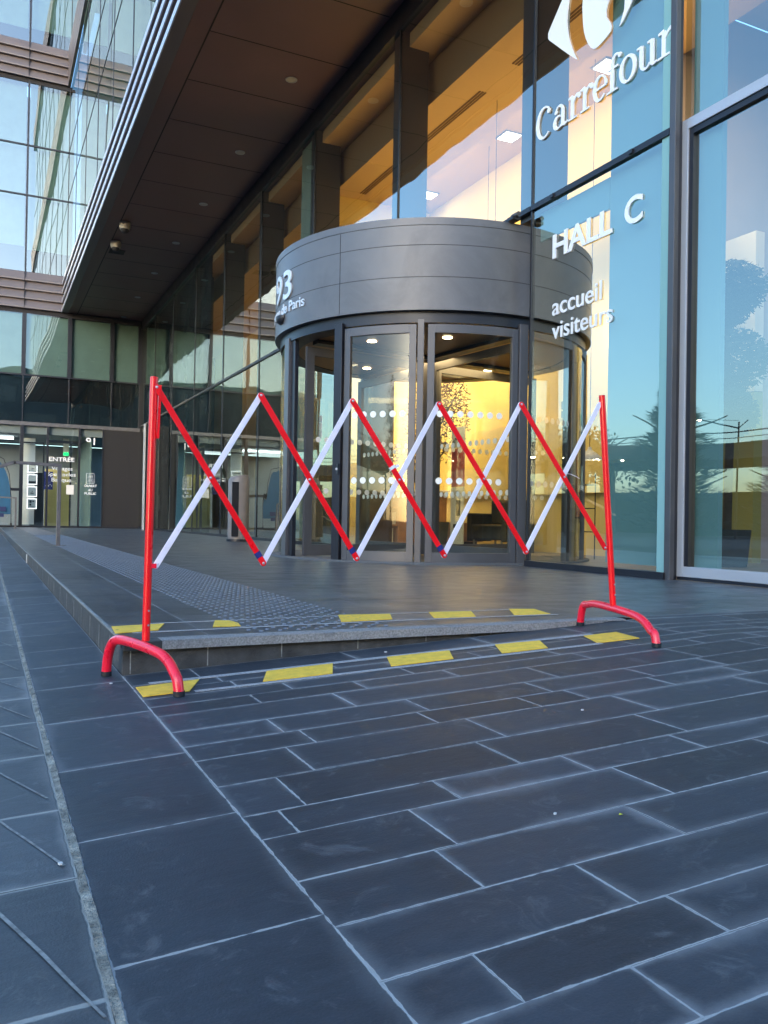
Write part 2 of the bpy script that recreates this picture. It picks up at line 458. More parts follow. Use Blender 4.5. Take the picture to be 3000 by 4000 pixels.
rows = [.58, .43, .30, .12, -.02, -.2, -.36, -.5, -.7, -.85, -1.05, -1.2]
rows = sorted(rows + [.704, .826, .947, 1.10, 1.26, 1.45, 1.575, 1.77, 1.975, 2.107, 2.263, 2.46, 2.585, 2.70, 2.83, 2.93, 3.13])
joints = {2.585: [.92, 1.368, 2.0], 2.46: [.774, 1.131, 1.479, 2.05], 2.263: [1.006, 1.75, 2.4], 2.107: [.728, 1.167, 1.602, 2.021],
          1.975: [.768, 1.123, 1.464, 1.639, 1.98, 2.315], 1.77: [.685, 1.204, 1.715, 2.22], 1.575: [.593, 1.111, 1.62, 2.2],
          1.45: [.534, .879, 1.221, 1.555, 1.95], 1.26: [.758, 1.264, 1.7], 1.10: [.711, 1.131, 1.62], .947: [.883, 1.4, 1.75],
          .826: [.594, .933, 1.3], .704: [.756, 1.2]}
slabs = []
def fill_row(a, b, X0, X1, js):
    xs = [X0] + [j for j in js if X0 < j < X1]
    while xs[-1] < X1 - .9: xs.append(xs[-1] + random.uniform(.32, .62))
    xs.append(X1)
    for i in range(len(xs) - 1): slabs.append((xs[i], xs[i + 1], a, b))
for a, b in zip(rows[:-1], rows[1:]):
    js = joints.get(a, [.46 + random.uniform(.15, .5)])
    fill_row(a, b, .46, 8.6, js)
slabs.append((2.87, 3.6, 3.13, 3.215)); slabs.append((3.6, 4.4, 3.13, 3.215)); slabs.append((4.4, 9, 3.13, 3.215))
# big slabs left of the tiled rows
ys = [-1.0, -.45, .12, .66, 1.143, 1.608, 2.064, 2.547, 3.043, 3.48, 3.891, 4.4, 4.9, 5.4, 5.9, 6.4, 7, 7.6, 8.2, 8.8, 9.4, 10, 10.7, 11.4, 12.1, 12.9, 13.7, 14.5, 15.4, 16.3, 17.2, 18.2, 19.2, 20.3, 21.5, 22.7, 24, 25.4, 27, 28.6, 30.2, 31.9]
for a, b in zip(ys[:-1], ys[1:]): slabs.append((.162, .460, a, b))
o = slab_mesh('pavement', slabs, 'slate'); tag(o, kind='structure')

# left pavement beyond the mossy gutter joint
ly = [-1.2, -.6, -.05, .45, .75, 1.08, 1.46, 1.81, 2.24, 2.60, 2.95, 3.35, 3.75, 4.2, 4.7, 5.3, 6, 7, 8, 9, 10, 11.5, 13, 15, 17, 19, 22, 25, 28, 31.9]
ls = []
for i, (a, b) in enumerate(zip(ly[:-1], ly[1:])):
    x = .1505
    while x > -4.5:
        w = random.uniform(.35, .6); ls.append((x - w, x, a, b)); x -= w
def gzl(X): return -.1395 + .045 * (X - .14)
o = slab_mesh('left_pavement', ls, 'slate_left', zf=gzl); tag(o, kind='structure')
mb = MB()                                   # slanting cuts across those slabs
def strip(mb, a, b, w, z):
    a, b = Vector((*a, 0)), Vector((*b, 0)); d = (b - a).normalized(); nn = Vector((-d.y, d.x, 0))
    n = 9; L_ = []; R_ = []
    for i in range(n + 1):
        p = a.lerp(b, i / n) + nn * random.uniform(-.0012, .0012); ww = w * random.uniform(.7, 1.3) / 2
        L_.append((p.x + nn.x * ww, p.y + nn.y * ww, z(p.x) + .0022)); R_.append((p.x - nn.x * ww, p.y - nn.y * ww, z(p.x) + .0022))
    for i in range(n): mb.quad(L_[i], L_[i + 1], R_[i + 1], R_[i])
for (a, b) in [((-.05, 2.80), (.135, 2.305)), ((-.1, 2.52), (.13, 1.893)), ((-.1, 2.2), (.135, 1.518)), ((-.12, 1.86), (.142, 1.04)),
               ((-.1, 3.3), (.13, 2.66)), ((-.1, 3.75), (.13, 3.1)), ((-.1, 4.3), (.13, 3.5)), ((-.1, 5), (.13, 4.1)), ((-.2, 1.5), (.13, .55)), ((-.1, 6), (.13, 4.9))]:
    strip(mb, a, b, .0055, gzl)
tag(mb.build('left_pavement_joint', MAT['mortar']), kind='structure')
mb = MB()
n = 260
P = []
for i in range(n + 1):
    yy = -1.2 + (32 + 1.2) * (i / n) ** 1.6
    xa = .1475 + random.uniform(-.001, .0035); xb = .1615 + random.uniform(-.002, .002)
    P.append(((xa, yy, gz(.15) + .0015), (xb, yy, gz(.15) + .0035 + random.uniform(0, .002))))
for i in range(n): mb.quad(P[i][0], P[i][1], P[i + 1][1], P[i + 1][0])
tag(mb.build('gutter_joint', MAT['moss_joint']), kind='structure')

# ground far around
mb = MB(); mb.quad((-900, -900, -.36), (900, -900, -.36), (900, 900, -.36), (-900, 900, -.36))
tag(mb.build('ground', MAT['asphalt']), kind='structure')

# entrance platform
PX, PY = .465, 3.135
FR = 3.155                                  # front of the riser
mb = MB()
mb.add([(PX, FR, -.2), (2.95, FR, -.2), (2.95, FR, -.028), (PX, FR, -.028), (PX, FR + .03, -.2), (2.95, FR + .03, -.2), (2.95, FR + .03, -.028), (PX, FR + .03, -.028)],
       [(0, 1, 2, 3), (3, 2, 6, 7), (4, 7, 6, 5), (0, 3, 7, 4), (1, 5, 6, 2)])
# left side
mb.box(PX, PX + .03, FR + .03, 31.9, -.2, -.003)
plat = empty('entrance_platform'); plat['kind'] = 'structure'
rs = mb.build('riser', MAT['riser_stone'], plat)
mb = MB()
for x in (.49, .775, 1.07, 1.4, 1.72, 2.05):
    mb.box(x, x + .004, FR - .0015, FR + .01, gz(x), -.03)
for yy in [3.5, 3.85, 4.2, 4.6, 5.0, 5.45, 5.95, 6.5, 7.1, 7.8, 8.6, 9.5, 10.5, 12, 14]:
    mb.box(PX - .0015, PX + .01, yy, yy + .005, -.12, -.02)
mb.build('riser_joint', MAT['mortar'], plat)
mb = MB(); mb.box(PX - .002, PX + .012, FR + .02, 31.9, -.005, .0015)
mb.build('edge_line', MAT['mortar'], plat)
# its slabs
slabs = []
yy = 3.215
pb = [3.215, 3.66, 4.084, 4.551, 5.198, 5.75, 6.3, 6.9, 7.5, 8.2, 9, 9.8, 10.7, 11.6, 12.6, 13.6, 14.8, 16, 17.3, 18.6, 20, 21.5, 23, 25, 27, 29, 31.95]
for a, b in zip(pb[:-1], pb[1:]): slabs.append((PX, .80, a, b))
y = 3.215
while y < 31.9:
    h = random.choice([.11, .13, .16, .19]); y2 = min(y + h, 31.95)
    fill_row(y, y2, .80, 5.16 if y > 5.2 else 8.6, [.8 + random.uniform(.1, .6)])
    y = y2
slab_mesh('paving', slabs, 'slate_platform', plat, zf=lambda x: 0.0)
# pitted metal nosing, tapering into the slope at the right
mb = MB()
xs = [.60 + i * .05 for i in range(45)]
for a, b in zip(xs[:-1], xs[1:]):
    def prof(x):
        zb = max(-.030, gz(x) + .001) if x < 2.7 else -.004
        return [(x, PY - .012, zb), (x, PY - .012, .0035), (x, 3.212, .0035), (x, 3.212, -.01)]
    p, q = prof(a), prof(b)
    for i in range(3): mb.quad(p[i], q[i], q[i + 1], p[i + 1])
p = prof(xs[0]); mb.quad(p[0], p[1], p[2], p[3])
mb.quad((PX, PY - .002, -.0295), (2.9, PY - .002, -.0295), (2.9, FR + .02, -.0295), (PX, FR + .02, -.0295))
mb.build('nosing', MAT['nosing_metal'], plat)
mb = MB(); mb.box(PX, .60, PY - .01, 3.214, -.03, .001)
mb.build('corner_stone', MAT['riser_stone'], plat)

# tactile strip of small domes
mb = MB()
def dome(mb, x, y, r, h):
    n = 6; V = []
    for rr, zz in ((r, 0), (r * .62, h * .85)):
        for k in range(n):
            a = 2 * math.pi * k / n; V.append((x + rr * math.cos(a), y + rr * math.sin(a), zz))
    V.append((x, y, h)); F = []
    for k in range(n):
        F.append((k, (k + 1) % n, n + (k + 1) % n, n + k)); F.append((n + k, n + (k + 1) % n, 2 * n))
    mb.add(V, F, True)
y = 3.275; i = 1
while y < 20:
    for k in range(8):
        x = .985 + k * .0805 + (.04 if i % 2 else 0)
        if x < 1.60: dome(mb, x, y, .0115, .0055)
    y += .0465; i += 1
while y < 31.5:
    mb.box(1.0, 1.6, y, y + .03, .0005, .005); y += .06
o = mb.build('tactile_strip', MAT['stud_metal']); tag(o, 'long strip of small metal tactile studs running across the platform to the far door', 'tactile paving')

# hazard markings: yellow patches and grey grit strips
def patch(pts, label, zf, m='yellow_tape', name='yellow_tape_patch', cat='floor tape', grp='yellow tape patches along the step'):
    t = .0028
    n = len(pts)
    V = [(x, y, zf(x) + .0014) for x, y in pts] + [(x, y, zf(x) + .0014 + t) for x, y in pts]
    F = [tuple(range(n, 2 * n)), tuple(reversed(range(n)))] + [(k, (k + 1) % n, n + (k + 1) % n, n + k) for k in range(n)]
    mb = MB().add(V, F)
    return tag(mb.build(name, MAT[m]), label, cat, grp)
z0 = lambda x: .0006
low = [([(.468, 2.735), (.616, 2.735), (.686, 2.90), (.47, 2.89)], 'slanted yellow tape patch on the lower paving behind the left barrier foot'),
       ([(.867, 2.743), (1.12, 2.735), (1.189, 2.904), (.932, 2.905)], 'yellow tape patch on the lower paving, first to the right of the left barrier foot'),
       ([(1.351, 2.736), (1.612, 2.734), (1.684, 2.89), (1.415, 2.905)][::1], 'yellow tape patch on the lower paving, midway between both barrier feet'),
       ([(1.825, 2.723), (2.038, 2.719), (2.113, 2.875), (1.907, 2.901)], 'yellow tape patch on the lower paving, where the step grows thin'),
       ([(2.27, 2.696), (2.485, 2.687), (2.513, 2.864), (2.337, 2.865)], 'yellow tape patch on the lower paving beside the right barrier foot')]
low[2] = ([(1.351, 2.736), (1.612, 2.734), (1.684, 2.89), (1.415, 2.905)], low[2][1])
for p, l in low: patch(p, l, gz)
upp = [([(.466, 3.37), (.64, 3.42), (.70, 3.61), (.48, 3.58)], 'yellow tape patch on top of the platform at its left corner, behind the left post'),
       ([(.867, 3.444), (.985, 3.44), (1.0, 3.53), (.99, 3.63), (.93, 3.655)], 'short yellow tape patch on the platform against the studded strip'),
       ([(1.446, 3.437), (1.711, 3.462), (1.794, 3.656), (1.534, 3.689)], 'yellow tape patch on the platform just right of the studded strip'),
       ([(1.921, 3.44), (2.146, 3.433), (2.25, 3.647), (2.016, 3.667)], 'middle yellow tape patch right of the studded strip on the platform'),
       ([(2.367, 3.431), (2.575, 3.415), (2.633, 3.638), (2.502, 3.677)], 'yellow tape patch farthest right on the platform, near its thin end')]
for p, l in upp: patch(p, l, z0)
G = 'grey grit strips along the step'
def grit(a, b, w, label, zf, bend=0):
    n = 14; A = []; B = []
    for i in range(n + 1):
        t = i / n; x = a[0] + (b[0] - a[0]) * t; y = a[1] + (b[1] - a[1]) * t + bend * math.sin(t * math.pi)
        A.append((x, y)); B.append((x, y + w))
    V = []; F = []
    for (x, y) in A: V.append((x, y, zf(x) + .0012))
    for (x, y) in B: V.append((x, y, zf(x) + .0012))
    for (x, y) in A: V.append((x, y, zf(x) + .0032))
    for (x, y) in B: V.append((x, y, zf(x) + .0032))
    m = n + 1
    for i in range(n):
        F += [(2 * m + i, 2 * m + i + 1, 3 * m + i + 1, 3 * m + i), (i, i + 1, 2 * m + i + 1, 2 * m + i), (m + i, 3 * m + i, 3 * m + i + 1, m + i + 1)]
    tag(MB().add(V, F).build('grit_strip', MAT['grit_strip']), label, 'anti-slip strip', G)
grit((.63, 2.712), (2.28, 2.672), .024, 'grey grit strip nearest the viewer on the lower paving, below the yellow patches', gz)
grit((.52, 2.918), (2.40, 2.872), .030, 'grey grit strip on the lower paving between the yellow patches and the step', gz)
grit((.53, 3.355), (2.6, 3.385), .022, 'grey grit strip on the platform in front of the yellow patches', z0, .03)
grit((.62, 3.63), (2.55, 3.655), .014, 'thin grey grit strip on the platform behind the yellow patches', z0, .02)

# small litter on the paving
for i, (px, py, r) in enumerate([(1507, 2548, .006), (434, 2671, .006), (1770, 2472, .006), (2275, 2775, .004), (235, 3376, .0042), (2168, 3181, .004)]):
    d = ray(px, py); z = -.1
    for _ in range(40):
        t = (z - CH) / d.z; z = .5 * z + .5 * (gz(d.x * t) + .002)
    x, y = d.x * t, d.y * t
    mb = MB(); V = []; k = 7
    for j in range(k):
        a = 2 * math.pi * j / k; rr = r * random.uniform(.6, 1.2); V.append((x + rr * math.cos(a), y + rr * math.sin(a), z))
    V += [(v[0] * .98 + x * .02, v[1] * .98 + y * .02, z + .003) for v in V]
    mb.add(V, [tuple(range(k, 2 * k))] + [(j, (j + 1) % k, k + (j + 1) % k, k + j) for j in range(k)])
    tag(mb.build('paper_scrap', MAT['litter']), ['white scrap of litter in front of the thick middle of the step', 'white scrap lying below the left barrier foot on the large slab',
        'white scrap of litter against the thin part of the step', 'pale speck of litter on the paving right of the lower tape patches', 'white scrap lying by the mossy joint near the viewer', 'pale speck on a dark slab in the right foreground'][i], 'litter', 'scraps of litter on the paving')
x, y = onZ(2425, 3125, -.06)
mb = MB(); mb.add([(x - .005, y, gz(x) + .001), (x, y - .003, gz(x) + .002), (x + .006, y, gz(x) + .001), (x, y + .003, gz(x) + .003)], [(0, 1, 2, 3)])
tag(mb.build('fallen_leaf', MAT['leaf_yellow']), 'tiny yellow leaf lying on a dark slab in the right foreground', 'leaf')

# ------------------------------------------------------------------ the barrier
BA, BB = Vector((.5, 2.95, 0)), Vector((2.48, 2.82, 0))
bd = (BB - BA).normalized(); bn = Vector((bd.y, -bd.x, 0))        # bn points to the viewer
def bp(u, z, off=0): p = BA + bd * u + bn * off; return Vector((p.x, p.y, z))
bar = empty('folding_barrier', (.5, 2.95, gz(.5)), 0, 'red and white folding scissor barrier stretched across the step on two arched feet', 'barrier')
def bb(mb, name, m, parent=bar, bevel=0):
    # parts are written in world space, then moved into the frame of the thing
    off = Vector(bar.location)
    mb.shift(off)
    return mb.build(name, MAT[m], parent, bevel)
# posts
mb = MB(); mb.tube([bp(.010, .030), bp(.021, .942)], .0137, 20)
pl = bb(mb, 'post', 'red_paint')
mb = MB(); mb.tube([bp(1.962, .108), bp(1.889, 1.012)], .0137, 20)
pr = bb(mb, 'post', 'red_paint')
for (u0_, z0_, u1, z1, off) in ((.010, .030, .021, .942, 0), (1.962, .108, 1.889, 1.012, 0)):
    pass
mb = MB(); mb.tube([bp(.021, .9422), bp(.0211, .9435)], .0125, 20); bb(mb, 'end_cap', 'pink_red_paint', pl)
mb = MB(); mb.tube([bp(1.889, 1.0122), bp(1.8889, 1.0135)], .0125, 20); bb(mb, 'end_cap', 'black_rubber', pr)
# sliding sleeve brackets
mb = MB(); mb.bar(bp(.036, .73, .006), bp(.041, .915, .006), .008, .020, bn); bb(mb, 'slide_bracket', 'red_paint', pl)
mb = MB(); mb.bar(bp(.020, .289, .004), bp(.040, .289, .004), .016, .012, bn); bb(mb, 'hinge_tab', 'pink_red_paint', pl)
mb = MB(); mb.bar(bp(1.925, .358, .004), bp(1.908, .358, .004), .014, .012, bn); bb(mb, 'hinge_tab', 'red_paint', pr)
# feet
def foot(cu, zc, c, near, far, zn, zf_):
    """arched tube: near foot towards the viewer, far foot behind"""
    near = Vector((*near, zn)); far = Vector((*far, zf_)); top = c.copy()
    pts = []
    d = (near - far); L = d.length
    def P(t, z): p = far.lerp(near, t); p.z = z; return p
    zt = c.z; zl = far.lerp(near, .5).z
    # far end up
    prof = [(0.0, zf_ + .006), (.004, zf_ + .03), (.018, zf_ + .07), (.05, zf_ + .105), (.10, zt - .013), (.17, zt - .003), (.26, zt), (.5, zt - .004), (.70, zt - .012),
            (.80, zt - .020), (.88, zt - .038), (.94, zt - .066), (.975, zn + .055), (.99, zn + .03), (1.0, zn + .006)]
    return [P(t, z) for t, z in prof]
def smooth(pts, it=3):
    for _ in range(it):
        q = [pts[0]]
        for a, b in zip(pts[:-1], pts[1:]): q += [a.lerp(b, .25), a.lerp(b, .75)]
        q.append(pts[-1]); pts = q
    return pts
FL = foot(0, 0, bp(.010, .022), (.572, 2.69), (.41, 3.17), gz(.572), gz(.41))
mb = MB(); mb.tube(smooth(FL), .0172, 18); fl = bb(mb, 'foot', 'pink_red_paint')
mb = MB()
FRt = foot(0, 0, bp(1.962, .100), (2.40, 2.50), (2.52, 3.115), gz(2.40), gz(2.52))
mb.tube(smooth(FRt), .0168, 18); fr = bb(mb, 'foot', 'pink_red_paint')
for pts, f in ((FL, fl), (FRt, fr)):
    for e in (0, -1):
        p = pts[e]; mb = MB(); mb.tube([(p.x, p.y, p.z - .005), (p.x, p.y, p.z + .011)], .0188, 18); bb(mb, 'rubber_cap', 'black_rubber', f)
for u, z, par in ((.013, .085, pl), (.0135, .135, pl), (1.958, .155, pr), (1.955, .20, pr)):
    mb = MB(); c = bp(u + .003, z, .0135); mb.tube([c, c + bn * .003], .0035, 10); bb(mb, 'bolt', 'rivet', par)
TP = [(.029, .907), (.396, .905), (.749, .909), (1.111, .922), (1.484, .946), (1.875, .973)]
BT = [(.038, .289), (.416, .297), (.776, .314), (1.144, .325), (1.518, .340), (1.908, .358)]
def lbar(a, b, off, m, name):
    A, B = bp(*a, off), bp(*b, off); d = (B - A).normalized()
    mb = MB(); hw = .0105; t = .003; x = d.cross(bn).normalized()
    n = 8; prof = []
    for k in range(n + 1):
        th = math.pi * k / n; prof.append(B + x * hw * math.cos(th) + d * hw * math.sin(th))
    for k in range(n + 1):
        th = math.pi * k / n; prof.append(A - x * hw * math.cos(th) - d * hw * math.sin(th))
    N_ = len(prof)
    V = [p - bn * t for p in prof] + [p + bn * t for p in prof]
    mb.add(V, [tuple(range(N_)), tuple(reversed(range(N_, 2 * N_)))] + [(k, N_ + k, N_ + (k + 1) % N_, (k + 1) % N_) for k in range(N_)])
    return bb(mb, name, m, bar, .0012)
for i in range(5):
    wb = lbar(BT[i], TP[i + 1], .002, 'white_paint', 'white_bar')
    rb = lbar(TP[i], BT[i + 1], .0095, 'red_paint', 'red_bar')
    for (u, z) in (TP[i], BT[i + 1], tuple((Vector(TP[i]) + Vector(BT[i + 1]) + Vector(BT[i]) + Vector(TP[i + 1])) / 4)):
        mb = MB(); c = bp(u, z, .0125); mb.tube([c, c + bn * .002, c + bn * .0035], [.0052, .0045, .001], 12); bb(mb, 'rivet', 'rivet', rb)
    if i in (0, 1, 2):
        a = Vector(TP[i]).lerp(Vector(BT[i + 1]), .935); b = Vector(TP[i]).lerp(Vector(BT[i + 1]), .965)
        mb = MB(); mb.bar(bp(*a, .0098), bp(*b, .0098), .0078, .0222, bn); 
        A, B = bp(*a, .0098), bp(*b, .0098)
        mb = MB(); d = (B - A).normalized(); x = d.cross(bn).normalized()
        V = [A + x * .0112 - bn * .0042, A - x * .0112 - bn * .0042, B - x * .0112 - bn * .0042, B + x * .0112 - bn * .0042]
        V += [v + bn * .0084 for v in V]
        mb.add(V, [(0, 3, 2, 1), (4, 5, 6, 7), (0, 1, 5, 4), (1, 2, 6, 5), (2, 3, 7, 6), (3, 0, 4, 7)])
        bb(mb, 'blue_tape_band', 'blue_tape', rb)
    if i == 2:
        a = Vector(TP[i]).lerp(Vector(BT[i + 1]), .42); A = bp(*a, .0098); d = (bp(*BT[i + 1]) - bp(*TP[i])).normalized(); x = d.cross(bn).normalized()
        mb = MB(); V = [A + x * .0125 - d * .006 - bn * .0045, A - x * .0125 - d * .006 - bn * .0045, A - x * .0125 + d * .006 - bn * .0045, A + x * .0125 + d * .006 - bn * .0045]
        V += [v + bn * .009 for v in V]
        mb.add(V, [(0, 3, 2, 1), (4, 5, 6, 7), (0, 1, 5, 4), (1, 2, 6, 5), (2, 3, 7, 6), (3, 0, 4, 7)])
        s_ = -1 if x.x > 0 else 1
        q = A - x * .0125 * s_ * -1
        q = A + Vector((bd.x, bd.y, 0)) * .0125
        mb.bar(q, q + Vector((bd.x * .014, bd.y * .014, .010)), .010, .006, bn)
        bb(mb, 'cable_tie', 'white_tie', rb)
    if i == 4:
        c = Vector(TP[i]).lerp(Vector(BT[i + 1]), .5); q = bp(c[0] + .004, c[1] + .018, .008)
        mb = MB(); mb.tube([q, q + bd * .03 + Vector((0, 0, -.002)), q + bd * .06 + Vector((0, 0, -.012)), q + bd * .075 + Vector((0, 0, -.02))], .0013, 6)
        bb(mb, 'cable_tie', 'white_tie', rb)

# ------------------------------------------------------------------ glass-fronted office building on the right
XG = 5.20
ZS = 7.75           # underside of the overhang
bld = empty('office_building', (5.2, 5.3, 0), 0, 'glass fronted building on the right, its lit hall behind tall panes under a brown overhang', 'office building')
def pb_(mb, name, m, parent=bld, bevel=0):
    off = Vector((5.2, 5.3, 0)); mb.shift(off)
    o = mb.build(name, MAT[m], parent, bevel); return o
YB = 32.0
# overhang underside, its joints, and the stepped edge boards
mb = MB(); mb.box(2.645, 8.0, 5.6, YB, ZS, ZS + .12); sof = pb_(mb, 'soffit', 'soffit')
mb = MB()
for k in range(-2, 14):
    yy = 12.36 + 1.535 * k
    if yy > 5.7: mb.box(2.9, 5.15, yy, yy + .02, ZS - .002, ZS + .01)
mb.box(2.88, 2.905, 5.6, YB, ZS - .0025, ZS + .01)
pb_(mb, 'panel_joint', 'soffit_joint', sof)
mb = MB(); mb.box(2.575, 2.64, 5.6, YB, ZS - .024, ZS + .1); pb_(mb, 'soffit_edge', 'soffit', bld)
for k in range(4):
    zb = ZS - .03 + k * .325
    mb = MB()
    xo, xi = 2.36, 2.47
    V = []
    for yy in (5.4, YB):
        V += [(xo, yy, zb), (xi + .1, yy, zb), (xi + .1, yy, zb + .325), (xi, yy, zb + .325), (xo, yy, zb + .07)]
    mb.add(V, [(0, 4, 3, 2, 1), (5, 6, 7, 8, 9), (0, 5, 9, 4), (4, 9, 8, 3), (0, 1, 6, 5), (1, 2, 7, 6), (2, 3, 8, 7)])
    fb = pb_(mb, 'edge_board', 'cladding')
    mb = MB(); mb.box(xo - .022, xo - .001, 5.4, YB, zb - .006, zb + .11); pb_(mb, 'board_lip', 'cladding_lip', fb)
# header over the glass
mb = MB(); mb.box(5.16, 5.34, 5.3, YB, 7.42, ZS - .001); pb_(mb, 'header', 'frame_dark')
# upper storeys, flush with the edge boards
for lv in range(2):
    zb = 9.05 + lv * 8.2
    for (a, b) in ((zb, zb + 2.72), (zb + 2.74, zb + 4.45), (zb + 4.47, zb + 6.75)):
        yy = 5.4
        while yy < YB - .1:
            y2 = min(yy + 2.95, YB)
            mb = MB(); mb.quad((2.5, yy, a), (2.5, y2 - .05, a), (2.5, y2 - .05, b), (2.5, yy, b)); pb_(mb, 'upper_pane', 'far_glass')
            yy = y2
    mb = MB()
    for a in (zb + 2.72, zb + 4.45): mb.box(2.49, 2.505, 5.4, YB, a, a + .02)
    yy = 5.4
    while yy < YB - .1:
        y2 = min(yy + 2.95, YB); mb.box(2.49, 2.505, y2 - .05, y2, zb, zb + 6.75); yy = y2
    pb_(mb, 'upper_mullion', 'frame_dark')
    mb = MB(); mb.box(2.9, 3.0, 5.4, YB, zb, zb + 6.75); pb_(mb, 'upper_wall', 'blind')
    for k in range(4):
        z_ = zb + 6.8 + k * .34; mb = MB(); mb.box(2.40, 2.5, 5.4, YB, z_, z_ + .31); pb_(mb, 'upper_board', 'cladding')
# columns and tall panes
joints_y = [7.31, 10.55, 13.95, 17.1, 20.1, 23.2, 26.3, 29.3]
for i, yj in enumerate(joints_y):
    mb = MB(); zb = 3.72 if i < 2 else 0.0
    wdt = .42 if i < 2 else .46
    mb.box(5.235, 5.235 + wdt, yj, yj + .28, zb, 7.42); pb_(mb, 'column', 'column', bevel=.006)
segs = [5.32] + joints_y + [31.95]
for i, (a, b) in enumerate(zip(segs[:-1], segs[1:])):
    for (z_a, z_b) in ((.06, 3.775), (3.83, 7.42)):
        if z_a < 1 and 7.2 < a < 11.2:
            if a < 8: continue
            a2 = 11.52
        else: a2 = a
        mb = MB(); mb.quad((XG, a2 + .012, z_a), (XG, b - .012, z_a), (XG, b - .012, z_b), (XG, a2 + .012, z_b))
        pb_(mb, 'window_pane', 'facade_glass')
for yj in joints_y:
    mb = MB(); mb.box(5.185, 5.235, yj - .012, yj + .012, .05 if not 7.4 < yj < 11 else 3.7, 7.42); pb_(mb, 'mullion', 'frame_dark')
mb = MB(); mb.box(5.17, 5.235, 5.32, 7.31, 3.775, 3.83); pb_(mb, 'transom', 'frame_dark')
mb = MB(); mb.box(5.17, 5.235, 7.32, 31.95, 3.776, 3.829); pb_(mb, 'transom', 'frame_dark')
for yc in (5.75, 6.9):
    mb = MB(); mb.box(5.15, 5.169, yc, yc + .05, 3.785, 3.82); pb_(mb, 'clip', 'frame_dark')
mb = MB(); mb.box(5.15, 5.26, 5.3, 7.30, -.005, .06); pb_(mb, 'sill', 'frame_dark')
mb = MB(); mb.box(5.15, 5.26, 11.52, 31.95, 0.001, .06); pb_(mb, 'sill', 'frame_dark')
# corner post of the glass box and its return
mb = MB(); mb.box(5.17, 5.222, 5.25, 5.318, -.01, 12); pb_(mb, 'corner_post', 'frame_metal', bevel=.006)
mb = MB(); mb.box(5.224, 5.262, 5.262, 5.36, -.01, 12); pb_(mb, 'corner_recess', 'frame_dark')
mb = MB(); mb.box(5.19, 5.235, 5.32, 5.42, .06, 7.42); pb_(mb, 'corner_glazing_edge', 'teal_panel')
mb = MB(); mb.box(5.30, 5.33, 5.44, 6.20, .10, 7.4); pb_(mb, 'spandrel_panel', 'teal_panel')
mb = MB(); mb.box(5.30, 5.33, 6.21, 7.30, 3.46, 3.76); pb_(mb, 'spandrel_panel', 'teal_panel')
for a, b in ((14.35, 14.85),):
    mb = MB(); mb.box(5.28, 5.31, a, b, .1, 7.4); pb_(mb, 'spandrel_panel', 'blind')
# above the overhang's near end the glass box rises on
mb = MB(); mb.quad((XG, 4.0 + 1.33, 7.85), (XG, 5.6, 7.85), (XG, 5.6, 12), (XG, 5.33, 12)); pb_(mb, 'window_pane', 'facade_glass')

# silver framed window right of the corner
XW = 5.31
def swin(mb, a0, a1, z_0, z_1): mb.box(5.265, 5.36, a0, a1, z_0, z_1)
mb = MB(); swin(mb, 5.20, 5.28, .03, 3.88); swin(mb, 1.0, 5.20, 3.79, 3.88); swin(mb, 1.0, 5.20, .03, .115)
sw = pb_(mb, 'silver_window_frame', 'silver_frame', bevel=.004)
mb = MB(); mb.box(5.28, 5.35, 5.155, 5.199, .116, 3.789); mb.box(5.28, 5.35, 1.0, 5.154, 3.74, 3.789); pb_(mb, 'gasket', 'frame_dark', sw)
mb = MB(); mb.quad((XW, 1.0, .116), (XW, 5.154, .116), (XW, 5.154, 3.74), (XW, 1.0, 3.74)); pb_(mb, 'window_pane', 'facade_glass')
mb = MB(); mb.quad((XW, 1.0, 3.89), (XW, 5.28, 3.89), (XW, 5.28, 9.8), (XW, 1.0, 9.8)); pb_(mb, 'window_pane', 'facade_glass')
mb = MB(); mb.box(5.265, 5.42, 1.0, 5.26, -.03, .029); pb_(mb, 'sill', 'frame_dark')
mb = MB(); mb.box(5.37, 5.42, 4.93, 5.24, .1, 9.8); pb_(mb, 'spandrel_panel', 'teal_panel')

# ------------------------------------------------------------------ lit hall behind the glass
mb = MB(); mb.box(5.26, 16, 1.0, 31.9, -.06, .004); pb_(mb, 'hall_floor', 'hall_floor')
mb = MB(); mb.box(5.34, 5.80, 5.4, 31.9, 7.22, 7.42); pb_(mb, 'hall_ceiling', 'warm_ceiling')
mb = MB(); mb.box(5.80, 5.84, 5.4, 14.6, 6.601, 7.3); pb_(mb, 'bulkhead', 'shaded_bulkhead')
mb = MB(); mb.box(5.80, 5.84, 14.8, 31.9, 6.601, 7.3); pb_(mb, 'bulkhead', 'shaded_bulkhead')
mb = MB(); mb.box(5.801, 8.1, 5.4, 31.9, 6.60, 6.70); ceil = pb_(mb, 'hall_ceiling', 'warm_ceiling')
for (a, b) in ((6.2, 9.3), (10.1, 14.3)):
    mb = MB()
    for k in range(3): mb.box(6.24 + k * .045, 6.265 + k * .045, a, b, 6.592, 6.61)
    pb_(mb, 'air_grille', 'grille_dark', ceil)
mb = MB(); mb.box(7.9, 8.0, 8.2, 31.9, 0, 7.3); pb_(mb, 'back_wall', 'warm_wall')
mb = MB(); mb.box(5.95, 7.9, 14.6, 14.75, 0, 6.6); pb_(mb, 'partition_wall', 'warm_wall')
mb = MB(); mb.box(8.0, 12, 8.1, 8.2, 0, 7.3); pb_(mb, 'side_wall', 'lobby_wall')
mb = MB(); mb.box(12, 12.1, 1.0, 8.2, 0, 7.3); pb_(mb, 'far_wall', 'dark_concrete')
mb = MB(); mb.box(5.7, 13, 1.0, 5.3, 6.9, 11.5); pb_(mb, 'lobby_ceiling', 'lobby_wall')
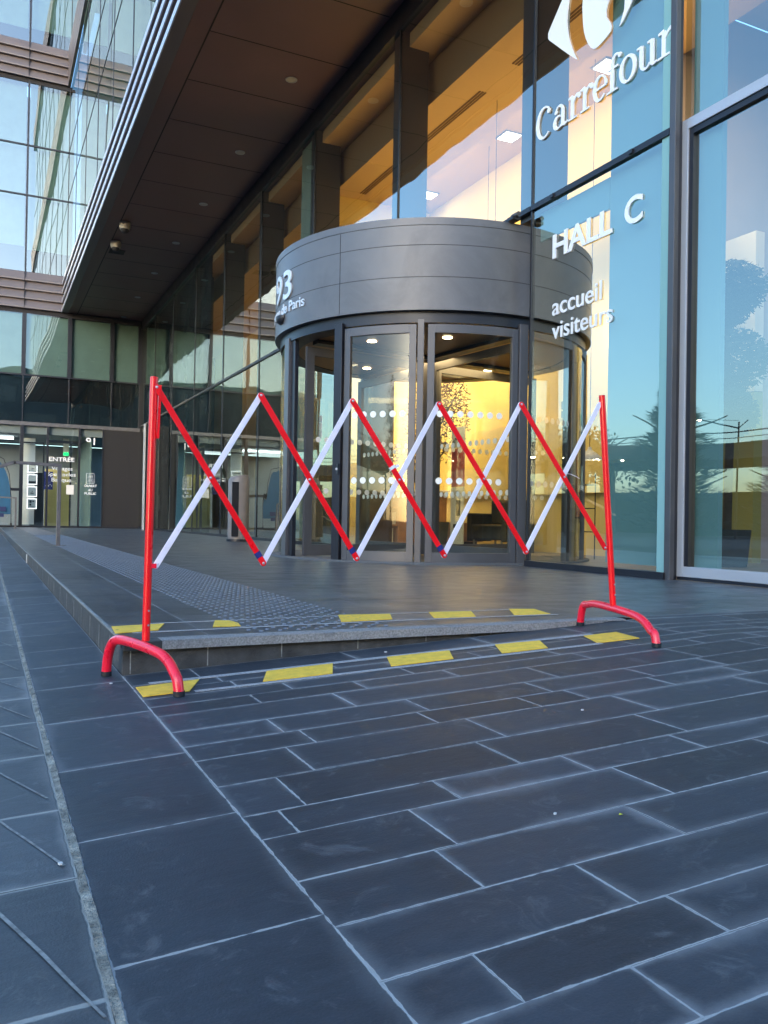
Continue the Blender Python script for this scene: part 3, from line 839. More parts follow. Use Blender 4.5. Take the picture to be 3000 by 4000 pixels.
mb = MB(); mb.box(8.12, 13, 5.31, 8.09, 7.31, 11.5); pb_(mb, 'lobby_ceiling', 'lobby_wall')
mb = MB(); mb.box(7.82, 7.9, 8.6, 14.5, .9, 2.05); pb_(mb, 'wall_panel', 'warm_wall')
def area(name, loc, size, power, col=(1, .72, .36), rot=(0, 0, 0), shape='RECTANGLE', sy=None):
    l = bpy.data.lights.new(name, 'AREA'); l.energy = power; l.color = col; l.shape = shape; l.size = size; l.size_y = sy or size
    o = bpy.data.objects.new(name, l); COL.objects.link(o); o.location = loc; o.rotation_euler = rot
    return o
HL = 0.62
# square ceiling lights and what they give
lts = []
for i, (px, py) in enumerate([(2374, 217), (1990, 512), (1672, 750), (1440, 925)]):
    X = 7.4; y_, _ = onX(px, py, X)
    lts.append((X, y_))
first = None
for i, (X, y_) in enumerate(lts):
    if first is None:
        first = empty('square_downlight', (X, y_, 6.60), 0, 'x', 'ceiling light', 'square lights in the hall ceiling')
        mb = MB(); mb.box(-.16, .16, -.16, .16, -.02, -.001); mb.build('frame', MAT['lamp_metal'], first)
        mb = MB(); mb.box(-.13, .13, -.13, .13, -.026, -.0205); mb.build('diffuser', MAT['square_light'], first); t = first
    else:
        t = copy_tree(first); t.location = (X, y_, 6.60)
    t['label'] = ['glowing square ceiling light behind the white company lettering', 'glowing square ceiling light seen above the right part of the revolving door drum',
                  'glowing square ceiling light just left of the tall pane joint above the drum', 'square ceiling light deepest in the hall, hidden low over the drum'][i]
for i, yc in enumerate((6.8, 9.6, 12.6)):
    area('hall_lamp', (6.9, yc, 6.5), 1.6, (6 if yc < 8 else 10) * HL, sy=2.2, rot=(0, R(-30), 0))
for yc in (17.5, 22.5, 27.5):
    area('hall_lamp', (6.7, yc, 6.5), 1.6, 4 * HL, sy=3, col=(1, .66, .32), rot=(0, R(-30), 0))
area('hall_ceiling_fill', (6.6, 9.6, 4.3), 1.2, 9 * HL, rot=(math.pi, 0, 0), sy=7, col=(1, .62, .25))  # added fill in mid-air that brightens the ceiling, no fixture
area('hall_ceiling_fill', (6.4, 21, 4.3), 1.2, 4 * HL, rot=(math.pi, 0, 0), sy=12, col=(1, .6, .25))  # same added ceiling fill for the rooms farther back
area('hall_low_fill', (6.1, 11.6, 3.3), 1.0, 17, sy=3.0, col=(1, .74, .40), rot=(0, R(-55), 0))  # added fill without a fixture, brightens the yellow back wall
area('hall_back_fill', (6.9, 13.0, 3.2), .8, 6, col=(1, .78, .46), rot=(R(50), 0, 0))  # unseen fill added to brighten the partition wall
area('hall_low_fill', (7.2, 9.0, 3.2), .5, 2.5, sy=.5, col=(1, .76, .42), rot=(0, R(-55), 0))  # small added fill for the wall right of the drum
area('lobby_lamp', (8.6, 5.8, 6.6), 1.5, 7 * HL, sy=2.5)

mb = MB(); mb.box(5.3, 8, 31.75, 31.85, 0, 7.4); pb_(mb, 'end_wall', 'dark_wall')
mb = MB(); mb.box(5.30, 5.33, 21.9, 31.9, .06, 7.42); pb_(mb, 'spandrel_panel', 'dark_panel')
mb = MB(); mb.box(5.5, 5.9, 12.0, 12.25, 0.005, 3.2); pb_(mb, 'wood_panel', 'dark_wood')
# ------------------------------------------------------------------ revolving door
DC = (5.2, 9.5)
rev = empty('revolving_door', (5.2, 9.5, 0), 0, 'large grey revolving door drum with curved glass and white street number, set into the glass front', 'revolving door')
def rb_(mb, name, m, parent=rev, bevel=0):
    mb.shift((5.2, 9.5, 0)); return mb.build(name, MAT[m], parent, bevel)
mb = MB(); mb.arc(DC, 1.82, 2.02, 2.70, 3.60, 0, 360, 96); cn = rb_(mb, 'canopy', 'drum_metal')
mb = MB(); mb.arc(DC, 1.78, 2.025, 3.603, 3.68, 0, 360, 96); rb_(mb, 'canopy_rim', 'drum_metal')
mb = MB(); mb.cyl(DC, 1.93, 3.61, 3.66, 64); rb_(mb, 'canopy_top', 'drum_metal')
mb = MB()
for z_ in (3.39, 3.05): mb.arc(DC, 2.01, 2.0215, z_ - .003, z_ + .003, 90, 450, 96)
mb.arc(DC, 2.01, 2.0215, 3.599, 3.604, 90, 450, 96)
for a in (211, 330, 90): mb.arc(DC, 2.01, 2.0215, 2.71, 3.595, a - .08, a + .08, 1)
rb_(mb, 'seam', 'seam_dark', cn)
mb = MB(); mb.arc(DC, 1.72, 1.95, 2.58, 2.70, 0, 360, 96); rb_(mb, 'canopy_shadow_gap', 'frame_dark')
mb = MB(); mb.cyl(DC, 1.74, 2.59, 2.64, 64); rb_(mb, 'ceiling_disc', 'drum_ceiling')
for a in (205, 250, 300, 20, 110):
    mb = MB(); c = (DC[0] + 1.2 * math.cos(R(a)), DC[1] + 1.2 * math.sin(R(a)))
    mb.cyl(c, .055, 2.581, 2.589, 16); rb_(mb, 'spotlight', 'downlight_warm')
area('door_lamp', (5.6, 9.6, 2.5), 1.2, 5)
mb = MB(); mb.arc(DC, 1.60, 2.03, -.02, .02, 100, 350, 72); rb_(mb, 'threshold_ring', 'concrete')
mb = MB(); mb.cyl(DC, 1.6, .0045, .012, 64); rb_(mb, 'floor_mat', 'dark_leather')
RD = 1.955
def post(a0, a1, m, z0_=.0, z1_=2.62, ri=1.89, ro=1.965, name='post'):
    mb = MB(); mb.arc(DC, ri, ro, z0_, z1_, a0, a1, 3); return rb_(mb, name, m, bevel=.004)
post(176.8, 181.2, 'frame_metal'); post(181.4, 184.6, 'frame_dark', ri=1.88, ro=1.93)
post(208.8, 211.8, 'frame_dark', ro=2.0, z0_=.0)
post(270.2, 273.4, 'frame_metal', ro=1.985, z0_=.0)
post(91, 94, 'frame_metal'); post(340, 343, 'frame_metal'); post(20, 23, 'frame_metal'); post(295, 297, 'frame_metal'); post(317, 318.5, 'frame_metal')
def leaf(a0, a1, name='door_leaf', dots=True, st=2.2):
    lf = empty(name, (0, 0, 0)); lf.parent = rev
    def q(mb, n_, m, bevel=0):
        mb.shift((5.2, 9.5, 0)); return mb.build(n_, MAT[m], lf, bevel)
    mb = MB(); mb.arc(DC, 1.915, 1.965, .02, 2.56, a0, a0 + st, 2); q(mb, 'stile', 'frame_metal', .003)
    mb = MB(); mb.arc(DC, 1.915, 1.965, .02, 2.56, a1 - st, a1, 2); q(mb, 'stile', 'frame_metal', .003)
    mb = MB(); mb.arc(DC, 1.916, 1.964, .02, .125, a0 + st, a1 - st, 24); q(mb, 'bottom_rail', 'frame_metal')
    mb = MB(); mb.arc(DC, 1.916, 1.964, 2.47, 2.56, a0 + st, a1 - st, 24); q(mb, 'top_rail', 'frame_metal')
    mb = MB(); V = []; n = 24
    for i in range(n + 1):
        a = R(a0 + st + (a1 - a0 - 2 * st) * i / n)
        V += [(DC[0] + 1.94 * math.cos(a), DC[1] + 1.94 * math.sin(a), .125), (DC[0] + 1.94 * math.cos(a), DC[1] + 1.94 * math.sin(a), 2.47)]
    mb.add(V, [(2 * i, 2 * i + 2, 2 * i + 3, 2 * i + 1) for i in range(n)], True); q(mb, 'pane', 'door_glass')
    if dots:
        mb = MB()
        for z_ in (1.605, .89):
            a = a0 + st + 1.9
            while a < a1 - st - 1:
                V = []; n = 14; r = 1.946
                for k in range(n):
                    t = 2 * math.pi * k / n; aa = R(a) + .036 * math.cos(t) / r
                    V.append((DC[0] + r * math.cos(aa), DC[1] + r * math.sin(aa), z_ + .036 * math.sin(t)))
                mb.add(V, [tuple(range(n))]); a += 3.25
        q(mb, 'dot_marking', 'dot_white')
    return lf
leaf(212.1, 236.5); leaf(240.1, 270.0)
def cpane(a0, a1, name='curved_pane', dots=True):
    mb = MB(); V = []; n = 20
    for i in range(n + 1):
        a = R(a0 + (a1 - a0) * i / n)
        V += [(DC[0] + 1.93 * math.cos(a), DC[1] + 1.93 * math.sin(a), .02), (DC[0] + 1.93 * math.cos(a), DC[1] + 1.93 * math.sin(a), 2.56)]
    mb.add(V, [(2 * i, 2 * i + 2, 2 * i + 3, 2 * i + 1) for i in range(n)], True); rb_(mb, name, 'door_glass')
cpane(94, 176.8); cpane(273.5, 340); cpane(23, 91)
post(236.8, 238.9, 'frame_metal', name='meeting_stile', ro=1.95, ri=1.90); 
for a in (187, 277):
    mb = MB(); d = Vector((math.cos(R(a)), math.sin(R(a)), 0)); c = Vector((DC[0], DC[1], 2.565))
    mb.bar(c - d * 1.7, c + d * 1.7, .14, .045); rb_(mb, 'ceiling_beam', 'frame_dark')
# rotor: shaft and four wings
mb = MB(); mb.cyl(DC, .06, .013, 2.57, 20); rotor = rb_(mb, 'rotor_shaft', 'frame_metal')
for k in range(4):
    a = R(187 + 90 * k); d = Vector((math.cos(a), math.sin(a), 0)); c = Vector((DC[0], DC[1], 0))
    wg = empty('wing', (0, 0, 0)); wg.parent = rev
    def seg(n_, m, r0_, r1_, za, zb_, th=.045):
        p0, p1 = c + d * r0_, c + d * r1_; nn = Vector((-d.y, d.x, 0)) * th / 2
        mb = MB(); V = [p0 - nn, p1 - nn, p1 + nn, p0 + nn]; V = [Vector((v.x, v.y, za)) for v in V] + [Vector((v.x, v.y, zb_)) for v in V]
        mb.add(V, [(0, 3, 2, 1), (4, 5, 6, 7), (0, 1, 5, 4), (1, 2, 6, 5), (2, 3, 7, 6), (3, 0, 4, 7)])
        mb.shift((5.2, 9.5, 0)); return mb.build(n_, MAT[m], wg)
    seg('stile', 'frame_metal', 1.72, 1.82, .03, 2.5); seg('stile', 'frame_metal', .07, .15, .03, 2.5)
    seg('bottom_rail', 'frame_metal', .15, 1.72, .03, .16); seg('top_rail', 'frame_metal', .15, 1.72, 2.40, 2.5)
    p0, p1 = c + d * .15, c + d * 1.72
    mb = MB(); mb.quad((p0.x, p0.y, .16), (p1.x, p1.y, .16), (p1.x, p1.y, 2.40), (p0.x, p0.y, 2.40)); mb.shift((5.2, 9.5, 0)); mb.build('pane', MAT['door_glass'], wg)
    mb = MB()
    for z_ in (1.41, .80):
        rr = .26
        while rr < 1.68:
            p = c + d * rr; nn = Vector((-d.y, d.x, 0)) * .003
            for sgn in (1, -1):
                V = [p + nn * sgn + d * .033 * math.cos(t * math.pi / 7) + Vector((0, 0, z_ + .033 * math.sin(t * math.pi / 7))) for t in range(14)]
                mb.add(V, [tuple(range(14))])
            rr += .115
    mb.shift((5.2, 9.5, 0)); mb.build('dot_marking', MAT['dot_white'], wg)
# warning stickers and the push button
mb = MB()
for i, z_ in enumerate((1.62, 1.53, 1.44)):
    a = R(189.2); p = Vector((DC[0] + 1.60 * math.cos(R(184)), DC[1] + 1.60 * math.sin(R(184)), z_))
    mb.box(p.x, p.x + .004, p.y - .01 - .10, p.y - .012, z_, z_ + .08)
rb_(mb, 'sticker', 'grey_plastic')
a = R(211); p = (DC[0] + 2.0 * math.cos(a), DC[1] + 2.0 * math.sin(a))
mb = MB(); mb.box(p[0] - .012, p[0] + .012, p[1] - .03, p[1] + .03, .96, 1.07); pbn = rb_(mb, 'push_button', 'frame_dark')
mb = MB(); mb.tube([(p[0] - .012, p[1] - .005, 1.015), (p[0] - .02, p[1] - .01, 1.015)], .014, 12); rb_(mb, 'button', 'rivet', pbn)
# motion sensor under the lettering
a = R(178.0); c = Vector((DC[0] + 2.03 * math.cos(a), DC[1] + 2.03 * math.sin(a), 2.86))
mb = MB()
V = []; F = []; n = 12
for j, (rr, dz) in enumerate(((.10, .03), (.105, .0), (.085, -.04), (.04, -.065))):
    for k in range(n):
        t = 2 * math.pi * k / n; V.append((c.x + rr * .55 * math.cos(t), c.y + rr * math.sin(t), c.z + dz))
for j in range(3):
    for k in range(n): F.append((j * n + k, j * n + (k + 1) % n, (j + 1) * n + (k + 1) % n, (j + 1) * n + k))
F += [tuple(range(n)), tuple(reversed(range(3 * n, 4 * n)))]
mb.add(V, F, True); rb_(mb, 'motion_sensor', 'frame_dark')

# ------------------------------------------------------------------ lettering
def text_mesh(s, bold=0.0, ext=.01, res=6):
    cu = bpy.data.curves.new('t', 'FONT'); cu.body = s; cu.size = 1; cu.extrude = 0; cu.offset = bold; cu.resolution_u = res
    o = bpy.data.objects.new('t', cu); COL.objects.link(o)
    dg = bpy.context.evaluated_depsgraph_get(); me = bpy.data.meshes.new_from_object(o.evaluated_get(dg))
    V = [Vector(v.co) for v in me.vertices]; F = [tuple(p.vertices) for p in me.polygons]
    bpy.data.objects.remove(o); bpy.data.curves.remove(cu)
    # outline edges for the sides
    cnt = {}
    for f in F:
        for a, b in zip(f, f[1:] + f[:1]): cnt[(a, b)] = cnt.get((a, b), 0) + 1
    side = [(a, b) for (a, b) in cnt if (b, a) not in cnt]
    bpy.data.meshes.remove(me)
    return V, F, side
def lettering(name, s, fn, x0, x1, zb, hz, m, bold=0, ext=.012, parent=None, ref=None, offset_origin=None):
    """fn(h, z, d) -> world point; h runs along the line of writing, d outwards"""
    V, F, side = text_mesh(s, bold)
    mnx, mxx = min(v.x for v in V), max(v.x for v in V)
    Vr, _, _ = text_mesh(ref or 'H', bold)
    hr = max(v.y for v in Vr); 
    n = len(V); P = []
    for d in (ext, 0):
        for v in V:
            P.append(fn(x0 + (v.x - mnx) / (mxx - mnx) * (x1 - x0), zb + v.y / hr * hz, d))
    FF = [f for f in F] + [tuple(reversed([n + i for i in f])) for f in F] + [(b, a, n + a, n + b) for a, b in side]
    mb = MB().add(P, FF)
    if offset_origin is not None: mb.shift(offset_origin)
    return mb.build(name, MAT[m], parent)
onwall = lambda h, z, d: (XG - .004 - d, 7.0 - h, z)       # writing on the glass: reads towards the viewer's right
def sign(name, label, cat, loc, grp=None): return empty(name, loc, 0, label, cat, grp)
hs = sign('hall_sign', 'white raised letters HALL C on the corner pane under the transom', 'sign', (5.18, 6.0, 3.16))
for ch, a, b in (('HALL', 6.935, 6.04), ('C', 5.872, 5.645)):
    lettering('letters', ch, onwall, 7 - a, 7 - b, 3.165, .238, 'letter_white', .022, .012, hs, 'H', (5.18, 6.0, 3.16))
vsn = sign('visitors_sign', 'white raised words accueil visiteurs on the corner pane below HALL C', 'sign', (5.18, 6.0, 2.33))
lettering('letters', 'accueil', onwall, 7 - 6.93, 7 - 6.174, 2.575, .118, 'letter_white', .006, .010, vsn, 'x', (5.18, 6.0, 2.33))
lettering('letters', 'visiteurs', onwall, 7 - 6.928, 7 - 6.015, 2.333, .116, 'letter_white', .006, .010, vsn, 'x', (5.18, 6.0, 2.33))
def onring(h, z, d):
    a = R(h); r = 2.022 + d; return (DC[0] + r * math.cos(a), DC[1] + r * math.sin(a), z)
lettering('number_lettering', '93', onring, 170.5, 187.2, 3.07, .325, 'letter_silver', .012, .016, rev, 'H', (5.2, 9.5, 0))
lettering('street_lettering', 'avenue de Paris', onring, 161.5, 195.3, 2.90, .118, 'letter_silver', .012, .012, rev, 'H', (5.2, 9.5, 0))

# seriffed company lettering, drawn as strokes of changing width
def stroke(mb, pts, fn, layer):
    """pts: (x, y, w)"""
    n = len(pts); L_ = []; R_ = []
    for i, (x, y, w) in enumerate(pts):
        a = Vector(pts[max(i - 1, 0)][:2]); b = Vector(pts[min(i + 1, n - 1)][:2]); d = (b - a).normalized(); nn = Vector((-d.y, d.x))
        L_.append((x + nn.x * w / 2, y + nn.y * w / 2)); R_.append((x - nn.x * w / 2, y - nn.y * w / 2))
    dd = .014 + layer * .0004
    for i in range(n - 1):
        q = [L_[i], L_[i + 1], R_[i + 1], R_[i]]
        V = [fn(x, y, dd) for x, y in q] + [fn(x, y, 0) for x, y in q]
        mb.add(V, [(3, 2, 1, 0), (0, 1, 5, 4), (2, 3, 7, 6), (1, 2, 6, 5), (3, 0, 4, 7)])
def arcpts(cx, cy, rx, ry, a0, a1, wf, n=20):
    out = []
    for i in range(n + 1):
        t = i / n; a = R(a0 + (a1 - a0) * t); out.append((cx + rx * math.cos(a), cy + ry * math.sin(a), wf(t, a)))
    return out
def blob(mb, x, y, r, fn, layer):
    V = [fn(x + r * math.cos(t * math.pi / 8), y + r * math.sin(t * math.pi / 8), .014 + layer * .0004) for t in range(16)]
    V += [fn(x + r * math.cos(t * math.pi / 8), y + r * math.sin(t * math.pi / 8), 0) for t in range(16)]
    mb.add(V, [tuple(reversed(range(16)))] + [(k, (k + 1) % 16, 16 + (k + 1) % 16, 16 + k) for k in range(16)])
def glyph(ch, x0, x1, z0_, xh, mb, L0):
    w = x1 - x0
    fn = lambda x, y, d: (XG - .004 - d, 7.26 - (x0 + x * w), z0_ + y * xh)
    S = lambda pts: stroke(mb, [(x, y, ww) for x, y, ww in pts], fn2, L0[0]) or L0.__setitem__(0, L0[0] + 1)
    # work in metres inside the box so widths stay true
    fn2 = lambda x, y, d: (XG - .004 - d, 7.26 - (x0 + x), z0_ + y)
    h = xh; T = .046; t = .020
    def bl(x, y, r): blob(mb, x, y, r, fn2, L0[0]); L0[0] += 1
    if ch == 'C':
        S(arcpts(w * .54, h * .5, w * .42, h * .49, 52, 308, lambda u, a: t + (T * 1.05 - t) * max(0, -math.cos(a)) ** .7, 30)); bl(w * .80, h * .80, .026)
    if ch in 'ar':
        pass
    if ch == 'a':
        S([(w * .62, h * .02, T), (w * .62, h * .3, T), (w * .62, h * .68, T)])
        S(arcpts(w * .40, h * .68, w * .22, h * .29, 0, 150, lambda u, a: T - (T - t) * min(1, u * 1.6), 14)); bl(w * .20, h * .76, .022)
        S(arcpts(w * .36, h * .28, w * .25, h * .26, 60, 330, lambda u, a: t + (T - t) * max(0, -math.cos(a)) ** .8, 20))
        S([(w * .60, h * .12, T * .9), (w * .78, h * .03, t * 1.3), (w * .96, h * .10, t * .8)])
    if ch == 'r':
        S([(w * .32, h * .0, T), (w * .32, h * .95, T)]); S([(w * .02, h * .035, t), (w * .66, h * .035, t)]); S([(w * .02, h * .93, t * 1.1), (w * .32, h * .96, t * 1.6)])
        S([(w * .38, h * .66, t), (w * .52, h * .84, t * 1.5), (w * .70, h * .93, t * 1.7), (w * .88, h * .88, t * 1.8)]); bl(w * .87, h * .83, .026)
    if ch == 'e':
        S(arcpts(w * .50, h * .5, w * .40, h * .49, 0, 318, lambda u, a: t + (T - t) * max(0, -math.cos(a)) ** .7 + (.012 if u < .1 else 0), 30)); S([(w * .14, h * .50, t), (w * .92, h * .50, t)])
    if ch == 'f':
        S([(w * .36, h * .0, T), (w * .36, h * 1.05, T)]); S([(w * .02, h * .035, t), (w * .68, h * .035, t)]); S([(w * .05, h * .92, t), (w * .72, h * .92, t)])
        S(arcpts(w * .62, h * 1.05, w * .28, h * .34, 180, 55, lambda u, a: T - (T - t) * u, 14)); bl(w * .82, h * 1.28, .024)
    if ch == 'o':
        S(arcpts(w * .5, h * .5, w * .40, h * .485, 0, 360, lambda u, a: t + (T - t) * abs(math.cos(a)) ** .9, 36))
    if ch == 'u':
        S([(w * .22, h * .97, T), (w * .22, h * .35, T)]); S(arcpts(w * .44, h * .34, w * .22, h * .31, 180, 330, lambda u, a: T - (T - t) * min(1, u * 1.5), 14))
        S([(w * .74, h * .97, T), (w * .74, h * .05, T)]); S([(w * .0, h * .955, t), (w * .22, h * .955, t * 1.3)]); S([(w * .52, h * .955, t), (w * .74, h * .955, t * 1.3)]); S([(w * .74, h * .03, t * 1.5), (w * .98, h * .05, t * .9)])
cs = sign('company_sign', 'white seriffed company name and arrow emblem on the upper corner pane', 'sign', (5.18, 6.3, 4.47))
for i, (ch, a, b, z_, xh) in enumerate([('C', 0, .285, 4.475, .32), ('a', .30, .555, 4.472, .236), ('r', .55, .745, 4.472, .236), ('r', .735, .935, 4.474, .236), ('e', .925, 1.13, 4.478, .232),
                      ('f', 1.115, 1.335, 4.478, .236), ('o', 1.29, 1.515, 4.48, .236), ('u', 1.52, 1.775, 4.478, .236), ('r', 1.78, 1.99, 4.478, .236)]):
    mb = MB(); glyph(ch, a, b, z_, xh, mb, [0]); mb.shift((5.18, 6.3, 4.47)); mb.build('letter', MAT['letter_white'], cs)
# emblem above, mirrored about its own middle height
def emblem(pts, m='letter_white'):
    n = len(pts); mb = MB()
    V = [(XG - .016, y, z) for y, z in pts] + [(XG - .004, y, z) for y, z in pts]
    mb.add(V, [tuple(reversed(range(n)))] + [(k, (k + 1) % n, n + (k + 1) % n, n + k) for k in range(n)])
    mb.shift((5.18, 6.3, 4.47)); return mb.build('emblem', MAT[m], cs)
ZM = 5.52
low_l = [(7.062, 5.52), (7.064, 5.495), (7.043, 5.466), (6.93, 5.358), (6.817, 5.25), (6.70, 5.14), (6.584, 5.038), (6.63, 5.12), (6.678, 5.22), (6.72, 5.32), (6.745, 5.43), (6.755, 5.52)]
pts = low_l + [(y, 2 * ZM - z) for y, z in reversed(low_l[1:-1])]
emblem(pts)
low_m = [(6.515, 5.52), (6.509, 5.453), (6.500, 5.35), (6.483, 5.257), (6.455, 5.18), (6.42, 5.111), (6.375, 5.05), (6.333, 5.017), (6.30, 5.007), (6.25, 5.012), (6.19, 5.026), (6.136, 5.042), (6.10, 5.062), (6.085, 5.092),
         (6.092, 5.13), (6.125, 5.18), (6.156, 5.228), (6.165, 5.28), (6.15, 5.33), (6.10, 5.40), (6.05, 5.47), (6.03, 5.52)]
emblem(low_m + [(y, 2 * ZM - z) for y, z in reversed(low_m[1:-1])])
low_r = [(5.95, 5.42), (5.93, 5.33), (5.908, 5.254), (5.915, 5.17), (5.978, 5.043), (5.932, 5.064), (5.857, 5.141), (5.78, 5.22), (5.68, 5.33), (5.60, 5.42)]
emblem(low_r + [(y, 2 * ZM - z) for y, z in reversed(low_r)])

# ------------------------------------------------------------------ fittings on the overhang
first = None
labs = ['nearest round downlight in the brown overhang', 'second round downlight in the overhang from the viewer', 'third round downlight in the overhang from the viewer', 'fourth round downlight in the overhang, level with the upper security camera',
        'fifth round downlight in the overhang from the viewer', 'sixth round downlight in the overhang, near the far building', 'farthest round downlight, just before the far building']
for i in range(-2, 7):
    yy = 13.12 + 3.085 * i
    if first is None:
        first = empty('round_downlight', (4.45, yy, ZS), 0, 'x', 'ceiling light', 'round downlights in the brown overhang')
        mb = MB(); mb.lathe((0, 0, 0), [(.098, -.001), (.098, -.012), (.075, -.016), (.075, -.002)], 24); mb.build('ring', MAT['silver_frame'], first)
        mb = MB(); mb.cyl((0, 0), .075, -.008, -.004, 24); mb.build('lens', MAT['grey_plastic'], first); t = first
    else: t = copy_tree(first); t.location = (4.45, yy, ZS)
    t['label'] = labs[i] if i >= 0 else ['round downlight in the overhang above the lettered corner, outside the picture', 'round downlight in the overhang before the drum, outside the picture'][i + 2]
for i, (x, y, l) in enumerate([(3.0, 21.43, 'white dome security camera under the overhang, nearer of the two'), (3.0, 23.03, 'white dome security camera under the overhang, farther of the two')]):
    t = empty('security_camera', (x, y, ZS), 0, l, 'security camera', 'dome cameras under the overhang')
    mb = MB(); mb.lathe((0, 0, 0), [(.06, 0), (.13, -.01), (.14, -.10), (.12, -.17), (.10, -.18)], 20); mb.build('housing', MAT['grey_plastic'], t)
    mb = MB(); mb.lathe((0, 0, 0), [(.10, -.18), (.095, -.22), (.06, -.26), (.001, -.275)], 20); mb.build('lens_dome', MAT['black_rubber'], t)
mb = MB(); mb.box(2.95, 3.35, 23.7, 24.1, ZS - .012, ZS - .001)
tag(mb.build('access_hatch', MAT['soffit_joint']), 'small dark square hatch in the overhang beside the dome cameras', 'hatch')
t = empty('drum_camera', (5.05, 7.45, 3.69), 0, 'small dark camera clipped on top of the revolving door drum by the pane joint', 'camera')
mb = MB(); mb.box(-.05, .05, -.06, .04, .0, .035); mb.build('bracket', MAT['frame_dark'], t)
mb = MB(); mb.tube([(0, -.1, .05), (0, .02, .05)], .025, 12); mb.build('camera_body', MAT['frame_metal'], t)

# ------------------------------------------------------------------ cylindrical bin by the glass, totem, handrails
t = empty('litter_bin', (4.46, 15.87, 0), 0, 'tall grey cylindrical bin with a slanted top by the glass left of the revolving door', 'bin')
mb = MB(); n = 32; V = []
for k in range(n):
    a = 2 * math.pi * k / n; V.append((.205 * math.cos(a), .205 * math.sin(a), .05))
for k in range(n):
    a = 2 * math.pi * k / n; V.append((.205 * math.cos(a), .205 * math.sin(a), 1.22 + .03 * math.cos(a + .6)))
for k in range(n):
    a = 2 * math.pi * k / n; V.append((.17 * math.cos(a), .17 * math.sin(a), 1.27 + .03 * math.cos(a + .6)))
mb.add(V, [(k, (k + 1) % n, n + (k + 1) % n, n + k) for k in range(n)] + [(n + k, n + (k + 1) % n, 2 * n + (k + 1) % n, 2 * n + k) for k in range(n)] + [tuple(range(2 * n, 3 * n))], True)
mb.build('body', MAT['bollard_grey'], t)
mb = MB(); mb.cyl((0, 0), .225, 0.001, .05, 32); mb.build('base', MAT['frame_dark'], t)
mb = MB(); mb.box(-.19, -.06, -.212, -.199, .10, 1.15); mb.build('door_seam', MAT['frame_dark'], t)
ty = 28.6
x_a, _ = onY(563, 1800, ty); x_b, _ = onY(616, 1800, ty)
t = empty('entrance_totem', ((x_a + x_b) / 2, ty, 0), 0, 'slim dark pillar with two pale vertical edges in front of the far glass', 'pillar')
hw = (x_b - x_a) / 2
mb = MB(); mb.box(-hw + .06, hw - .06, -.1, .1, 0, 3.5); mb.build('core', MAT['dark_wall'], t)
for s in (-1, 1):
    mb = MB(); mb.box(s * hw - .018, s * hw + .018, -.12, .12, 0, 3.55); mb.build('edge_profile', MAT['grey_plastic'], t)

def handrail(name, y0_, xl, label, z_top):
    t = empty(name, (xl, y0_, 0), 0, label, 'handrail', 'handrails of the ramp')
    mb = MB(); mb.box(-.028, .028, -.03, .03, .004, z_top); mb.build('post', MAT['rail_grey'], t, .004)
    mb = MB(); mb.box(-.1, .1, -.08, .08, -.003, .008); mb.build('base_plate', MAT['rail_grey'], t)
    # top rail: level for a bit, then falls away to the left
    mb = MB(); mb.bar((.028, 0, z_top + .02), (-.62, 0, z_top + .04), .06, .045); mb.bar((-.60, 0, z_top + .045), (-2.2, 0, z_top - .55), .06, .045); mb.build('top_rail', MAT['rail_grey'], t)
    return t
hx, hz_ = onY(240, 1795, 13.25)
handrail('handrail', 13.25, .99, 'grey metal handrail with a square post on the platform edge before the far door', hz_ - .11)
hx2, hz2 = onY(60, 1925, 28.8)
handrail('handrail', 28.8, .88, 'second grey handrail, far back beside the blue teardrop banner', .95)

